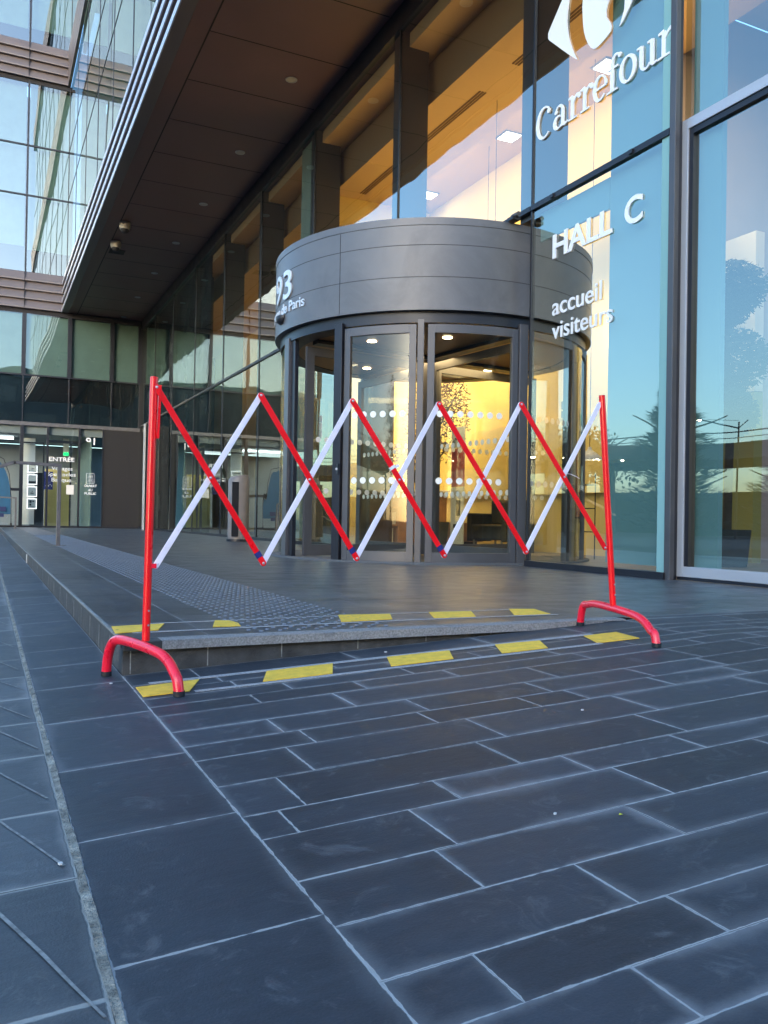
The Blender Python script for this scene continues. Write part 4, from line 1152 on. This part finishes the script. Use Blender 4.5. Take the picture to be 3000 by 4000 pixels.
# ------------------------------------------------------------------ far building closing the courtyard
far = empty('office_building', (1.5, YB, 0), 0, 'glass and taupe clad office building closing the far end, entrance 91 on its ground floor', 'office building')
def fb_(mb, name, m, parent=far, bevel=0):
    mb.shift((1.5, YB, 0)); return mb.build(name, MAT[m], parent, bevel)
XL, XR = -1.9, 2.66
mx = [-1.9, -.37, 1.13, 2.65]
def fpane(x0, x1, za, zb_, m='far_glass', y=YB - .02, name='window_pane'):
    mb = MB(); mb.quad((x0, y, za), (x1, y, za), (x1, y, zb_), (x0, y, zb_)); return fb_(mb, name, m)
ZB = 7.72
for lv in range(2):
    z_ = ZB + lv * 8.15
    for k in range(4):
        mb = MB(); V = []
        for x in (XL, 2.47):
            V += [(x, YB - .16, z_ + k * .325), (x, YB + .1, z_ + k * .325), (x, YB + .1, z_ + k * .325 + .325), (x, YB - .05, z_ + k * .325 + .325), (x, YB - .16, z_ + k * .325 + .05)]
        mb.add(V, [(0, 1, 2, 3, 4), (5, 9, 8, 7, 6), (0, 4, 9, 5), (4, 3, 8, 9), (0, 5, 6, 1), (1, 6, 7, 2), (2, 7, 8, 3)])
        fb_(mb, 'cladding_board', 'cladding')
    mb = MB()
    for x in (1.10,): mb.box(x, x + .02, YB - .165, YB - .05, z_ + .01, z_ + 1.29)
    fb_(mb, 'cladding_joint', 'clad_dark')
    if lv == 0 or True:
        za = z_ + 1.31
        for (a, b) in ((za, za + 2.68), (za + 2.74, za + 4.45), (za + 4.5, za + 6.7)):
            for x0, x1 in zip(mx[:-1], mx[1:]):
                fpane(x0 + .03, min(x1, 2.62) - .03, a, b)
        mb = MB()
        for x in mx[:-1]: mb.box(x - .03, x + .03, YB - .06, YB + .02, za, za + 6.75)
        fb_(mb, 'mullion', 'frame_dark')
        mb = MB(); mb.box(2.56, 2.66, YB - .10, YB + .02, za, za + 6.75); fb_(mb, 'corner_mullion', 'frame_dark')
        for a in (za + 2.68, za + 4.45):
            mb = MB(); mb.box(XL, 2.56, YB - .05, YB + .02, a, a + .055); fb_(mb, 'transom', 'frame_dark')
        for x0, x1 in zip(mx[:-1], mx[1:]):
            mb = MB(); mb.box(x0 + .06, min(x1, 2.6) - .06, YB + .25, YB + .28, za + random.uniform(.2, 1.2), za + 6.7); fb_(mb, 'blind', 'blind')
        mb = MB(); mb.box(XL, 2.66, YB + 1.2, YB + 1.3, za, za + 6.75); fb_(mb, 'inner_wall', 'dark_wall')
        mb = MB(); mb.box(XL, 2.56, YB - .045, YB + .3, za + 6.69, za + 6.85); fb_(mb, 'lintel', 'clad_dark')
        mb = MB(); mb.box(XL, 2.47, YB - .04, YB + .1, za - .02, za); fb_(mb, 'sill', 'frame_dark')
mb = MB(); mb.box(XL, 5.9, YB - .021, YB + .2, ZB - .161, ZS + .05); fb_(mb, 'dark_header', 'clad_dark')
mb = MB(); mb.box(XL, 8, YB + .3, YB + 9, 24.0, 24.5); fb_(mb, 'roof', 'concrete')
mb = MB(); mb.box(5.14, 5.7, YB - .04, YB + .3, 0, ZB - .17); fb_(mb, 'end_wall', 'dark_wall')
mb = MB(); mb.box(XL, 5.2, YB + .5, YB + .6, 3.4, 7.9); fb_(mb, 'inner_wall', 'dark_panel')
# underpass storey: panes with pale blinds, then dark glass
mz = [-1.9, -.37, 1.13, 2.65, 4.12, 5.12]
for x0, x1 in zip(mz[:-1], mz[1:]):
    fpane(x0 + .07, x1 - .07, 5.42, 7.56, 'far_hall_glass')
    fpane(x0 + .02, x1 - .02, 3.72, 5.36, 'far_glass', name='dark_pane')
    mb = MB(); mb.box(x0 + .07, x1 - .07, YB + .1, YB + .12, 5.42, 7.56); fb_(mb, 'blind', 'teal_blind')
    mb = MB(); mb.box(x0 + .02, x1 - .02, YB + .1, YB + .14, 3.72, 5.36); fb_(mb, 'spandrel_panel', 'dark_panel')
for x in mz:
    mb = MB(); mb.box(x - .07, x + .07, YB - .05, YB + .05, 5.42, 7.56); fb_(mb, 'mullion', 'frame_dark')
    mb = MB(); mb.box(x - .02, x + .02, YB - .04, YB + .05, 3.68, 5.36); fb_(mb, 'mullion', 'frame_dark')
mb = MB(); mb.box(XL, 5.15, YB - .05, YB + .06, 5.362, 5.418); fb_(mb, 'transom', 'frame_dark')
mb = MB(); mb.box(XL, 5.15, YB - .06, YB + .06, 3.60, 3.726); fb_(mb, 'transom', 'rail_grey')
mb = MB(); mb.box(XL, 5.15, YB - .05, YB + .06, 0, .06); fb_(mb, 'sill', 'frame_dark')
# ground floor
gm = [-1.9, -.4, 1.13, 1.98, 3.05, 3.86]
for x0, x1 in zip(gm[:-1], gm[1:]): fpane(x0 + .05, x1 - .05, .06, 3.6, 'far_hall_glass')
mb = MB()
for x, w in zip(gm, (.1, .1, .12, .07, .07, .04)): mb.box(x - w / 2, x + w / 2, YB - .06, YB + .06, .06, 3.6)
fb_(mb, 'mullion', 'frame_dark')
mb = MB(); mb.box(XL, 1.07, YB - .05, YB + .05, 1.28, 1.38); fb_(mb, 'transom', 'frame_dark')
mb = MB(); mb.box(3.88, 5.15, YB - .03, YB + .2, .06, 3.6); dk = fb_(mb, 'dark_door', 'dark_wall')
mb = MB(); mb.box(4.78, 4.80, YB - .035, YB - .028, .06, 3.6); fb_(mb, 'door_joint', 'clad_dark', dk)
# entrance hall behind it
mb = MB(); mb.box(-1.9, 5.1, YB + .06, YB + 5, -.02, .02); fb_(mb, 'hall_floor', 'concrete')
mb = MB(); mb.box(-1.9, 5.1, YB + .10, YB + 5, 3.32, 3.75); fb_(mb, 'hall_ceiling', 'hall_grey')
mb = MB(); mb.box(-1.9, 5.1, YB + 5, YB + 5.1, 0, 3.3); fb_(mb, 'back_wall', 'hall_grey')
mb = MB(); mb.box(2.05, 2.98, YB + 2.2, YB + 2.3, 0, 2.2); fb_(mb, 'partition_wall', 'warm_wall')
mb = MB(); mb.box(3.45, 3.5, YB + .3, YB + 5, 0, 3.3); fb_(mb, 'side_wall', 'blind')
mb = MB(); mb.box(1.5, 1.95, YB + 1.2, YB + 1.8, 0, 2.0); fb_(mb, 'shelf_unit', 'dark_wall')
mb = MB(); mb.box(1.2, 1.6, YB + .5, YB + .55, .1, 3.2); fb_(mb, 'light_partition', 'white_card')
mb = MB(); mb.box(1.17, 1.88, YB + .3, YB + .34, 3.0, 3.05); mb.box(1.85, 1.9, YB + .3, YB + .34, .06, 3.0); mb.box(2.76, 2.82, YB + .3, YB + .34, .06, 3.1); mb.box(1.95, 3.1, YB + .3, YB + .34, 3.05, 3.15); fb_(mb, 'inner_door_frame', 'frame_dark')
area('entrance_hall_lamp', (1.4, YB + 2.5, 3.2), 2.0, 2.6, col=(.86, .95, 1), sy=3)
area('entrance_hall_lamp', (-.6, YB + 2.0, 3.2), 1.6, 2.4, col=(.86, .95, 1), sy=3)
mb = MB()
mb.box(-1.5, .9, YB + 1.3, YB + 1.45, 3.2, 3.28); fb_(mb, 'light_tube', 'hall_tube')
# lettering and notices on the far glass
def onfar(h, z, d): return (h, YB - .035 - d, z)
def fl_(s, a, b, z_, h_, bold, ref='H', label=None):
    return lettering('door_lettering', s, onfar, a, b, z_, h_, 'letter_white', bold, .012, far, ref, (1.5, YB, 0))
fl_('91', 3.26, 3.58, 3.03, .25, .02); fl_('ENTRÉE', 2.03, 2.89, 2.38, .145, .02)
fl_('Voyages', 2.12, 2.83, 2.06, .13, .004); fl_('Spectacles', 1.98, 2.94, 1.85, .13, .004); fl_('Banque', 2.13, 2.79, 1.65, .13, .004)
fl_('OUVERT', 3.24, 3.67, 1.49, .085, .02); fl_('AU', 3.37, 3.52, 1.34, .085, .02); fl_('PUBLIC', 3.25, 3.66, 1.21, .085, .02)
mb = MB(); mb.box(2.63, 2.88, YB - .05, YB - .03, 1.2, 1.54); tag(mb.build('notice_sheet', MAT['white_card']), 'white paper notice stuck on the far entrance door right of the word Banque', 'notice')
mb = MB(); mb.box(3.30, 3.58, YB - .045, YB - .038, 1.62, 1.63); mb.box(3.30, 3.58, YB - .045, YB - .038, 1.98, 1.99); mb.box(3.30, 3.31, YB - .045, YB - .038, 1.63, 1.98); mb.box(3.57, 3.58, YB - .045, YB - .038, 1.63, 1.98)
for k in range(6): mb.box(3.35 + .01 * (k % 3), 3.53 - .012 * (k % 2), YB - .045, YB - .038, 1.67 + k * .05, 1.685 + k * .05)
fb_(mb, 'plaque_lines', 'letter_white')
for k in range(4):
    zt = 2.31 - k * .4267
    t = empty('lit_display_frame', (1.50, YB + .02, zt - .19), 0, ['topmost of the four glowing white display frames in the far window', 'second glowing white display frame from the top in the far window',
              'third glowing white display frame from the top in the far window', 'lowest of the four glowing white display frames in the far window'][k], 'display frame', 'glowing display frames in the far window')
    mb = MB(); mb.box(-.16, .16, .01, .03, -.185, .185); mb.build('light_panel', MAT['light_frame'], t)
    mb = MB(); mb.box(-.125, .125, .002, .0095, -.15, .15); mb.box(0, 0, 0, 0, 0, 0) if False else None; fr_ = mb.build('sheet', MAT['white_card'], t)
    mb = MB()
    for (a, b, c_, d_) in ((-.128, .128, .146, .154), (-.128, .128, -.154, -.146), (-.132, -.124, -.146, .146), (.124, .132, -.146, .146)): mb.box(a, b, -.004, .0018, c_, d_)
    if k == 1: mb.box(-.11, .11, -.004, .0018, -.13, -.06)
    if k == 0: mb.box(-.05, .07, -.004, .0018, .08, .10); mb.box(-.03, .06, -.004, .0018, -.05, -.03)
    if k == 2: mb.box(-.05, .05, -.004, .0018, -.07, -.04); mb.box(-.01, .02, -.004, .0018, .0, .03)
    if k == 3: mb.box(-.08, -.01, -.004, .0018, .03, .12); mb.box(.02, .07, -.004, .0018, .06, .11); mb.box(-.08, -.02, -.004, .0018, -.07, 0); mb.box(-.08, .08, -.004, .0018, -.115, -.1)
    mb.build('print', MAT['dark_leather'], t)
t = empty('exit_light', (2.68, YB + 1.0, 2.72), 0, 'glowing green exit light inside the far entrance above the word ENTRÉE', 'exit sign')
mb = MB(); mb.box(-.09, .09, -.02, .02, -.06, .06); mb.build('lamp', MAT['exit_green'], t)
mb = MB(); mb.box(-.10, .10, .021, .06, -.07, .58); mb.build('housing', MAT['white_card'], t)
t = empty('wall_poster', (2.08, YB + .9, 1.70), 0, 'dark blue poster hanging inside the far entrance door', 'poster')
mb = MB(); mb.box(-.17, .16, -.01, .01, -.32, .34); mb.build('sheet', MAT['poster_blue'], t)
mb = MB()
for i in range(5): mb.box(-.10 + i * .05, -.07 + i * .05, -.014, -.0105, -.2 + .05 * (i % 2), -.17 + .05 * (i % 2))
mb.build('dots', MAT['letter_white'], t)
# blue teardrop banner
bx = .44
t = empty('teardrop_banner', (bx, 30.6, 0), 0, 'blue teardrop banner flag standing at the far left in front of the lit window', 'banner')
mb = MB(); pts = []
for i in range(17):
    u = i / 16; z_ = .45 + u * 1.95
    hwd = .34 * (1 - u ** 3.2) ** .6 if u < 1 else 0.001
    pts.append((-.34 + 2 * hwd if True else 0, z_))
V = [(-.34, .02 * math.sin(z_ * 3), z_) for _, z_ in pts] + [(x, .02 * math.sin(z_ * 3 + 1), z_) for x, z_ in pts]
V += [(v[0], v[1] + .012, v[2]) for v in V]
m_ = len(pts)
F = [(i, m_ + i, m_ + i + 1, i + 1) for i in range(m_ - 1)] + [(2 * m_ + i, 2 * m_ + i + 1, 3 * m_ + i + 1, 3 * m_ + i) for i in range(m_ - 1)] + [(m_ + i, 3 * m_ + i, 3 * m_ + i + 1, m_ + i + 1) for i in range(m_ - 1)]
mb.add(V, F, True); mb.build('flag', MAT['banner_blue'], t)
mb = MB(); mb.box(-.32, .20, -.035, -.025, .55, .70); mb.box(-.32, .14, -.035, -.025, .36, .48); mb.build('dark_panel', MAT['banner_dark'], t)
mb = MB(); mb.tube([(.36, 0, .1), (.35, 0, 1.0), (.28, 0, 1.8), (.1, 0, 2.3), (-.2, 0, 2.45)], .012, 8); mb.build('pole', MAT['black_rubber'], t)
mb = MB(); mb.bar((.1, -.25, .03), (.6, .25, .03), .03, .02); mb.bar((.1, .25, .03), (.6, -.25, .03), .03, .02); mb.cyl((.36, 0), .03, .03, .16, 10); mb.build('cross_foot', MAT['black_rubber'], t)
# white marker on the kerb
x, y = .463, 5.9
px = onZ(80, 2135, -.05)
mb = MB(); mb.box(.452, .460, 10.6, 10.7, -.11, -.01); tag(mb.build('white_marker', MAT['litter']), 'small white marker stuck on the kerb of the platform below the handrail', 'marker')

# ------------------------------------------------------------------ things inside the hall
def leafball(mb, c, rx, ry, rz, n, s, seed=1, shell=.55):
    rnd = random.Random(seed)
    for _ in range(n):
        while True:
            v = Vector((rnd.uniform(-1, 1), rnd.uniform(-1, 1), rnd.uniform(-1, 1)))
            if shell < v.length < 1: break
        p = Vector((c[0] + v.x * rx, c[1] + v.y * ry, c[2] + v.z * rz))
        a = Vector((rnd.gauss(0, 1), rnd.gauss(0, 1), rnd.gauss(0, 1))).normalized(); b = a.orthogonal().normalized(); q = s * rnd.uniform(.6, 1.3)
        mb.add([p - a * q, p + b * q * .45, p + a * q, p - b * q * .45], [(0, 1, 2, 3)])
t = empty('indoor_tree', (6.62, 11.9, 0), 0, 'brownish leafy indoor tree seen through the revolving door', 'tree')
mb = MB(); mb.tube([(0, 0, .4), (.02, .01, 1.1), (-.03, 0, 1.7), (.02, 0, 2.2)], [.04, .035, .028, .015], 10)
for a in range(6):
    th = a * 1.05; mb.tube([(0, 0, 1.4 + .1 * a), (.3 * math.cos(th), .3 * math.sin(th), 1.8 + .12 * a), (.55 * math.cos(th), .55 * math.sin(th), 2.0 + .15 * a)], [.016, .01, .004], 6)
mb.build('trunk', MAT['bark'], t)
mb = MB(); leafball(mb, (0, 0, 2.1), .55, .6, .75, 2600, .032, 3, .15); leafball(mb, (-.25, .3, 1.5), .4, .4, .4, 700, .032, 4, .2); leafball(mb, (.3, .1, 2.5), .35, .4, .35, 600, .032, 9, .2); mb.build('crown', MAT['foliage_brown'], t)
mb = MB(); mb.lathe((0, 0, 0), [(.001, .006), (.18, .006), (.24, .45), (.21, .45), (.20, .40), (.001, .40)], 24); mb.build('pot', MAT['concrete'], t)
t = empty('topiary_tree', (7.6, 6.85, 0), 0, 'cloud pruned topiary tree with round balls of foliage inside, seen through the silver framed window', 'tree')
mb = MB(); mb.tube([(0, 0, .3), (.03, 0, 1.4), (-.02, .02, 2.5), (.02, 0, 3.4)], [.05, .045, .035, .02], 10); mb.build('trunk', MAT['bark'], t)
for (dx, z_, r, sd_) in ((.02, 3.16, .40, 5), (-.14, 2.95, .34, 6), (0, 2.34, .46, 7), (-.1, 1.74, .40, 8)):
    mb = MB(); leafball(mb, (dx, 0, z_), r, r, r * .8, 2600, .05, sd_, .5); mb.build('foliage_ball', MAT['foliage_dark'], t)
mb = MB(); mb.lathe((0, 0, 0), [(.001, .006), (.22, .006), (.26, .42), (.22, .42), (.21, .36), (.001, .36)], 24); mb.build('pot', MAT['dark_concrete'], t)
mb = MB(); mb.box(8.6, 8.75, 7.35, 8.05, 2.15, 4.15); pb_(mb, 'lit_panel_wall', 'cream_wall')
mb = MB(); mb.box(8.6, 8.75, 7.35, 8.05, .0, 2.14); pb_(mb, 'dim_panel_wall', 'olive_dim_wall')  # panel continued downwards, its dimness painted as olive
area('panel_fill', (7.9, 7.2, 4.9), .5, .8, rot=(0, R(-50), 0), col=(1, .8, .55))  # added fill aimed at the cream panel, no fixture there
# low wooden table
dX, dY = 7.25, 12.4
t = empty('coffee_table', (7.35, 12.35, 0), R(12), 'low wooden block table in the lit hall behind the revolving door', 'table')
mb = MB(); mb.box(-.34, .34, -.25, .25, .12, .44); mb.build('top_block', MAT['wood'], t, .01)
mb = MB(); mb.box(-.26, .26, -.18, .18, .006, .119); mb.build('plinth', MAT['dark_leather'], t)
t = empty('armchair', (7.4, 11.2, 0), R(20), 'black armchair in the lit hall, right of the low wooden table', 'armchair')
mb = MB(); mb.box(-.33, .33, -.30, .30, .18, .42); mb.build('seat', MAT['dark_leather'], t, .03)
mb = MB(); mb.box(.22, .36, -.33, .33, .421, .82); mb.build('backrest', MAT['dark_leather'], t, .03)
for s in (-1, 1):
    mb = MB(); mb.box(-.33, .219, s * .34 - .05, s * .34 + .05, .15, .6); mb.build('armrest', MAT['dark_leather'], t, .02)
    for q in (-.28, .28):
        mb = MB(); mb.cyl((q, s * .27), .018, .005, .18, 8); mb.build('leg', MAT['lamp_metal'], t)
sx = onY(1545, 2000, 13.6)[0]
t = empty('shelf_unit', (sx, 13.6, 0), 0, 'wooden shelf unit with boxes behind the left leaf of the revolving door', 'shelf')
for z_ in (.02, .36, .68, 1.0): 
    mb = MB(); mb.box(-.42, .42, -.2, .2, z_, z_ + .03); mb.build('shelf_board', MAT['wood'], t)
for x in (-.44, .41): mb = MB(); mb.box(x, x + .03, -.2, .2, .006, 1.05); mb.build('side_panel', MAT['wood'], t)
for i, (x, z_, w, h) in enumerate([(-.25, .05, .3, .27), (.2, .05, .25, .22), (-.1, .39, .3, .22), (.22, .71, .18, .25), (-.25, .71, .15, .2)]):
    t2 = MB(); t2.box(sx + x - w / 2, sx + x + w / 2, 13.48, 13.72, z_ + .001, z_ + h)
    tag(t2.build('storage_box', MAT['white_card']), ['large white box at the bottom left of the wooden shelf unit', 'white box at the bottom right of the wooden shelf unit', 'white box on the middle board of the wooden shelf unit',
        'tall white box on the upper board of the wooden shelf unit', 'small white box on the upper board, left side of the wooden shelf unit'][i], 'box', 'boxes on the shelf unit')
t = empty('roll_up_banner', (6.72, 11.35, 0), R(0), 'narrow white roll-up banner with dark print standing in the hall behind the door', 'banner')
mb = MB(); mb.box(-.006, .006, -.2, .2, .06, 1.0); mb.box(-.006, .006, -.2, .2, 1.62, 1.95); mb.build('sheet', MAT['white_card'], t)
mb = MB(); mb.box(-.05, .05, -.22, .22, .006, .06); mb.build('base', MAT['lamp_metal'], t)
mb = MB(); mb.box(-.012, -.0065, -.10, .02, .55, .8); mb.box(-.012, -.0065, -.14, .1, .36, .42); mb.build('print', MAT['dark_leather'], t)
mb = MB(); mb.box(-.0055, .0055, -.2, .2, 1.01, 1.61); mb.build('pink_panel', MAT['poster_pink'], t)
t = empty('pendant_lamp', (7.15, 8.7, 1.30), 0, 'white dome pendant lamp hanging in the lit strip right of the drum', 'pendant lamp')
mb = MB(); mb.lathe((0, 0, 0), [(.16, 0), (.155, .03), (.10, .08), (.03, .13), (.02, .17)], 24); mb.build('shade', MAT['letter_white'], t)
mb = MB(); mb.tube([(0, 0, .17), (0, 0, 5.29)], .004, 6); mb.build('cord', MAT['black_rubber'], t)
mb = MB(); mb.cyl((0, 0), .06, .02, .03, 16); mb.build('bulb', MAT['downlight_warm'], t)
t = empty('exit_sign', (7.8, 8.95, 1.95), 0, 'small green exit sign on the yellow wall above the pendant lamp', 'exit sign')
mb = MB(); mb.box(-.02, .02, -.08, .08, -.04, .04); mb.build('panel', MAT['exit_green'], t)
mb = MB(); mb.box(-.03, .03, -.09, .09, .041, .06); mb.build('housing', MAT['white_card'], t)
t = empty('framed_picture', (7.86, 8.72, 1.0), 0, 'orange framed picture on the yellow wall beside the pendant lamp', 'picture')
mb = MB(); mb.box(-.02, .0, -.25, .25, -.45, .45); mb.build('canvas', MAT['poster_orange'], t)
mb = MB(); mb.box(-.03, .01, -.27, .27, .45, .47); mb.box(-.03, .01, -.27, .27, -.47, -.45); mb.build('frame', MAT['dark_leather'], t)
t = empty('wire_rack', (6.9, 8.6, 0), 0, 'thin black wire display rack in the lit strip right of the drum', 'rack')
mb = MB()
for (y_) in (-.18, .18):
    for x_ in (-.12, .12): mb.tube([(x_, y_, .006), (x_, y_, 1.1)], .007, 6)
mb.build('uprights', MAT['black_rubber'], t)
for z_ in (.35, .65, .95): mb = MB(); mb.box(-.12, .12, -.18, .18, z_, z_ + .012); mb.build('rack_shelf', MAT['black_rubber'], t)
mb = MB(); mb.tube([(-.12, -.18, .36), (-.12, .18, .64)], .005, 6); mb.tube([(-.12, .18, .36), (-.12, -.18, .64)], .005, 6); mb.build('cross_brace', MAT['black_rubber'], t)

t = empty('reception_desk', (7.2, 13.55, 0), R(0), 'long wooden reception desk at the back of the lit hall, left of the shelf unit', 'desk')
mb = MB(); mb.box(-.5, .5, -.16, .16, .006, .98); mb.build('front', MAT['wood'], t, .008)
mb = MB(); mb.box(-.56, .56, -.22, .24, .981, 1.03); mb.build('counter', MAT['white_card'], t, .006)
mb = MB(); mb.box(-.2, .1, .0, .03, 1.16, 1.40); mb.box(-.07, -.03, .01, .03, 1.031, 1.16); mb.box(-.12, .02, -.03, .07, 1.031, 1.04); mb.build('monitor', MAT['dark_leather'], t)
t = empty('notice_board', (7.88, 10.2, 1.95), 0, 'column of small dark pictograms on the yellow wall right of the door wings', 'notice')
for k in range(3):
    mb = MB(); mb.box(-.01, .01, -.05, .05, -.06 + k * .15, .06 + k * .15); mb.build('pictogram', MAT['dark_leather'], t)
first = None
for k, (x, y_) in enumerate(((6.6, 10.2), (6.9, 12.9), (7.3, 11.5))):
    if first is None:
        first = empty('hanging_light', (x, y_, 2.9), 0, 'x', 'hanging light', 'small hanging lights in the hall')
        mb = MB(); mb.lathe((0, 0, 0), [(.05, 0), (.06, .02), (.06, .14), (.02, .16)], 16); mb.build('shade', MAT['frame_dark'], first)
        mb = MB(); mb.cyl((0, 0), .045, .002, .012, 14); mb.build('bulb', MAT['downlight_warm'], first)
        mb = MB(); mb.tube([(0, 0, .16), (0, 0, 3.69)], .004, 6); mb.build('cord', MAT['black_rubber'], first); t = first
    else: t = copy_tree(first); t.location = (x, y_, 2.9)
    t['label'] = ['small hanging light behind the right leaf of the revolving door', 'small hanging light above the wooden reception desk', 'small hanging light above the black armchair'][k]
# ------------------------------------------------------------------ surroundings that the glass mirrors
def tree(x, y, h, cr, label, kind='foliage_dark', con=False, seed=1, n=1500):
    t = empty('conifer' if con else 'street_tree', (x, y, -.36), 0, label, 'tree', 'trees beside the square')
    mb = MB(); mb.tube([(0, 0, 0), (.05, 0, h * .4), (0, 0, h * .8)], [h * .03, h * .02, h * .006], 10)
    rnd = random.Random(seed)
    for k in range(9):
        a = rnd.uniform(0, 6.28); z_ = h * rnd.uniform(.3, .75); mb.tube([(0, 0, z_), (cr * .7 * math.cos(a), cr * .7 * math.sin(a), z_ + h * .12)], [h * .008, h * .003], 6)
    mb.build('trunk', MAT['bark'], t)
    mb = MB()
    if con:
        for _ in range(n):
            u = rnd.random() ** .8; z_ = h * (.12 + .88 * u); rr = cr * (1 - u) ** .8 * (.72 + .28 * math.sin(u * 34)) * rnd.random() ** .45 + .04; a = rnd.uniform(0, 6.28)
            p = Vector((rr * math.cos(a), rr * math.sin(a), z_)); d = Vector((math.cos(a), math.sin(a), rnd.uniform(-.2, .6))).normalized() * .34; b = d.cross(Vector((0, 0, 1))).normalized() * .07
            mb.add([p - b, p + d, p + b], [(0, 1, 2)])
    else:
        for k in range(8):
            a = rnd.uniform(0, 6.28); rr = cr * rnd.uniform(.1, .6); leafball(mb, (rr * math.cos(a), rr * math.sin(a), h * rnd.uniform(.55, .9)), cr * .55, cr * .55, cr * .42, n // 8, .16, seed * 10 + k, .2)
    mb.build('crown', MAT[kind], t)
tree(-10.6, 21.3, 5.6, 2.2, 'dark young conifer left of the square, mirrored in the corner pane', con=True, seed=3, n=7000)
tree(-14, 19.5, 4.6, 1.9, 'smaller dark conifer left of the square, mirrored in the silver framed window', con=True, seed=4, n=5000)
tree(-34, 52, 9, 4, 'broad street tree far left beyond the square', seed=5)
tree(-24, 44, 7, 3, 'round street tree left of the far building', seed=6)
tree(-46, 38, 8, 4, 'broad street tree by the raised road', seed=7)
tree(-20, -8, 7, 3, 'round street tree behind the viewer to the left', seed=8)
# raised road
t = empty('raised_road', (-40, 34, -.36), 0, 'long dark concrete raised road beyond the square, mirrored in the panes', 'viaduct')
def rr_(mb, n_, m): mb.shift((-40, 34, -.36)); return mb.build(n_, MAT[m], t)
mb = MB(); mb.bar((-62, -30, 5.6), (-22, 95, 5.6), 9, 1.1); rr_(mb, 'deck', 'dark_concrete')
mb = MB(); mb.bar((-57.6, -30, 6.9), (-17.6, 95, 6.9), .08, .08); mb.bar((-57.6, -30, 6.5), (-17.6, 95, 6.5), .05, .05); rr_(mb, 'railing', 'rail_grey')
for k in range(7):
    u = k / 6; mb = MB(); mb.cyl((-62 + 40 * u, -30 + 125 * u), .8, -.3, 5.1, 16); rr_(mb, 'pier', 'dark_concrete')
mb = MB(); mb.bar((-66, -30, 1.4), (-26, 95, 1.4), 1.5, 3.4)
tag(mb.build('hedge', MAT['foliage_dark']), 'long dark hedge under the raised road', 'hedge')
# street lamp
t = empty('street_lamp', (-33, 38.5, -.36), 0, 'lit street lamp with a long arm, mirrored in the silver framed window', 'street lamp')
mb = MB(); mb.tube([(0, 0, 0), (0, 0, 7.6)], [.10, .06], 12); mb.build('pole', MAT['frame_dark'], t)
mb = MB(); mb.tube([(0, 0, 7.2), (1.2, .9, 7.5), (2.0, 1.5, 7.8)], .045, 8); mb.tube([(0, 0, 7.2), (-.5, -.4, 7.7)], .03, 8); mb.tube([(0, 0, 7.7), (1.6, 1.2, 7.75)], .012, 6); mb.build('arm', MAT['frame_dark'], t)
mb = MB(); mb.lathe((2.0, 1.5, 7.72), [(.001, .1), (.25, .08), (.32, 0), (.28, -.02)], 16); mb.build('lamp_head', MAT['frame_dark'], t)
mb = MB(); mb.cyl((2.0, 1.5), .26, 7.66, 7.70, 16); mb.build('lamp_lens', MAT['street_light'], t)
# canopy with lights
t = empty('station_canopy', (-30, 52, -.36), R(20), 'flat dark canopy on posts with warm lights beneath, far left beyond the square', 'canopy')
mb = MB(); mb.box(-6, 6, -4, 4, 5.6, 6.6); mb.build('roof', MAT['dark_concrete'], t)
for s in (-1, 1): mb = MB(); mb.box(s * 4 - .2, s * 4 + .2, -.2, .2, 0, 5.6); mb.build('post', MAT['dark_concrete'], t)
for k in range(4): mb = MB(); mb.box(-4 + k * 2.5, -3.6 + k * 2.5, -3.2, -2.8, 5.52, 5.59); mb.build('lamp', MAT['street_light'], t)
# dark round vent tower left of the viewer
t = empty('vent_tower', (-6.3, 12.0, -.36), 0, 'dark round vent tower left of the platform, mirrored at the right edge', 'vent tower')
mb = MB(); mb.lathe((0, 0, 0), [(1.3, 0), (1.3, 3.55), (1.24, 3.75), (1.0, 3.85), (.001, 3.86)], 40); mb.build('shaft', MAT['dark_concrete'], t)
mb = MB(); mb.arc((0, 0), 1.302, 1.306, 3.0, 3.02, 0, 360, 40); mb.build('seam', MAT['seam_dark'], t)
# unseen stand-in building behind the viewer, sized to darken the mirrored glass
t = empty('reflection_block', (0, -46, -.36), 0, 'unseen dark block added behind the viewer, sized to darken the far glass', 'building')
mb = MB(); mb.box(-48, 45, -6, 0, 0, 18.0); mb.build('wall', MAT['dark_concrete'], t)
mb = MB(); mb.box(-48.3, 45.3, -6.3, .3, 18.0, 18.4); mb.build('roof', MAT['concrete'], t)
for k in range(19):
    for z_ in (3.2, 7.0, 10.8, 14.4):
        mb = MB(); mb.box(-46 + k * 4.6, -43 + k * 4.6, .001, .06, z_, z_ + 2.2); mb.build('window', MAT['dark_panel'], t)
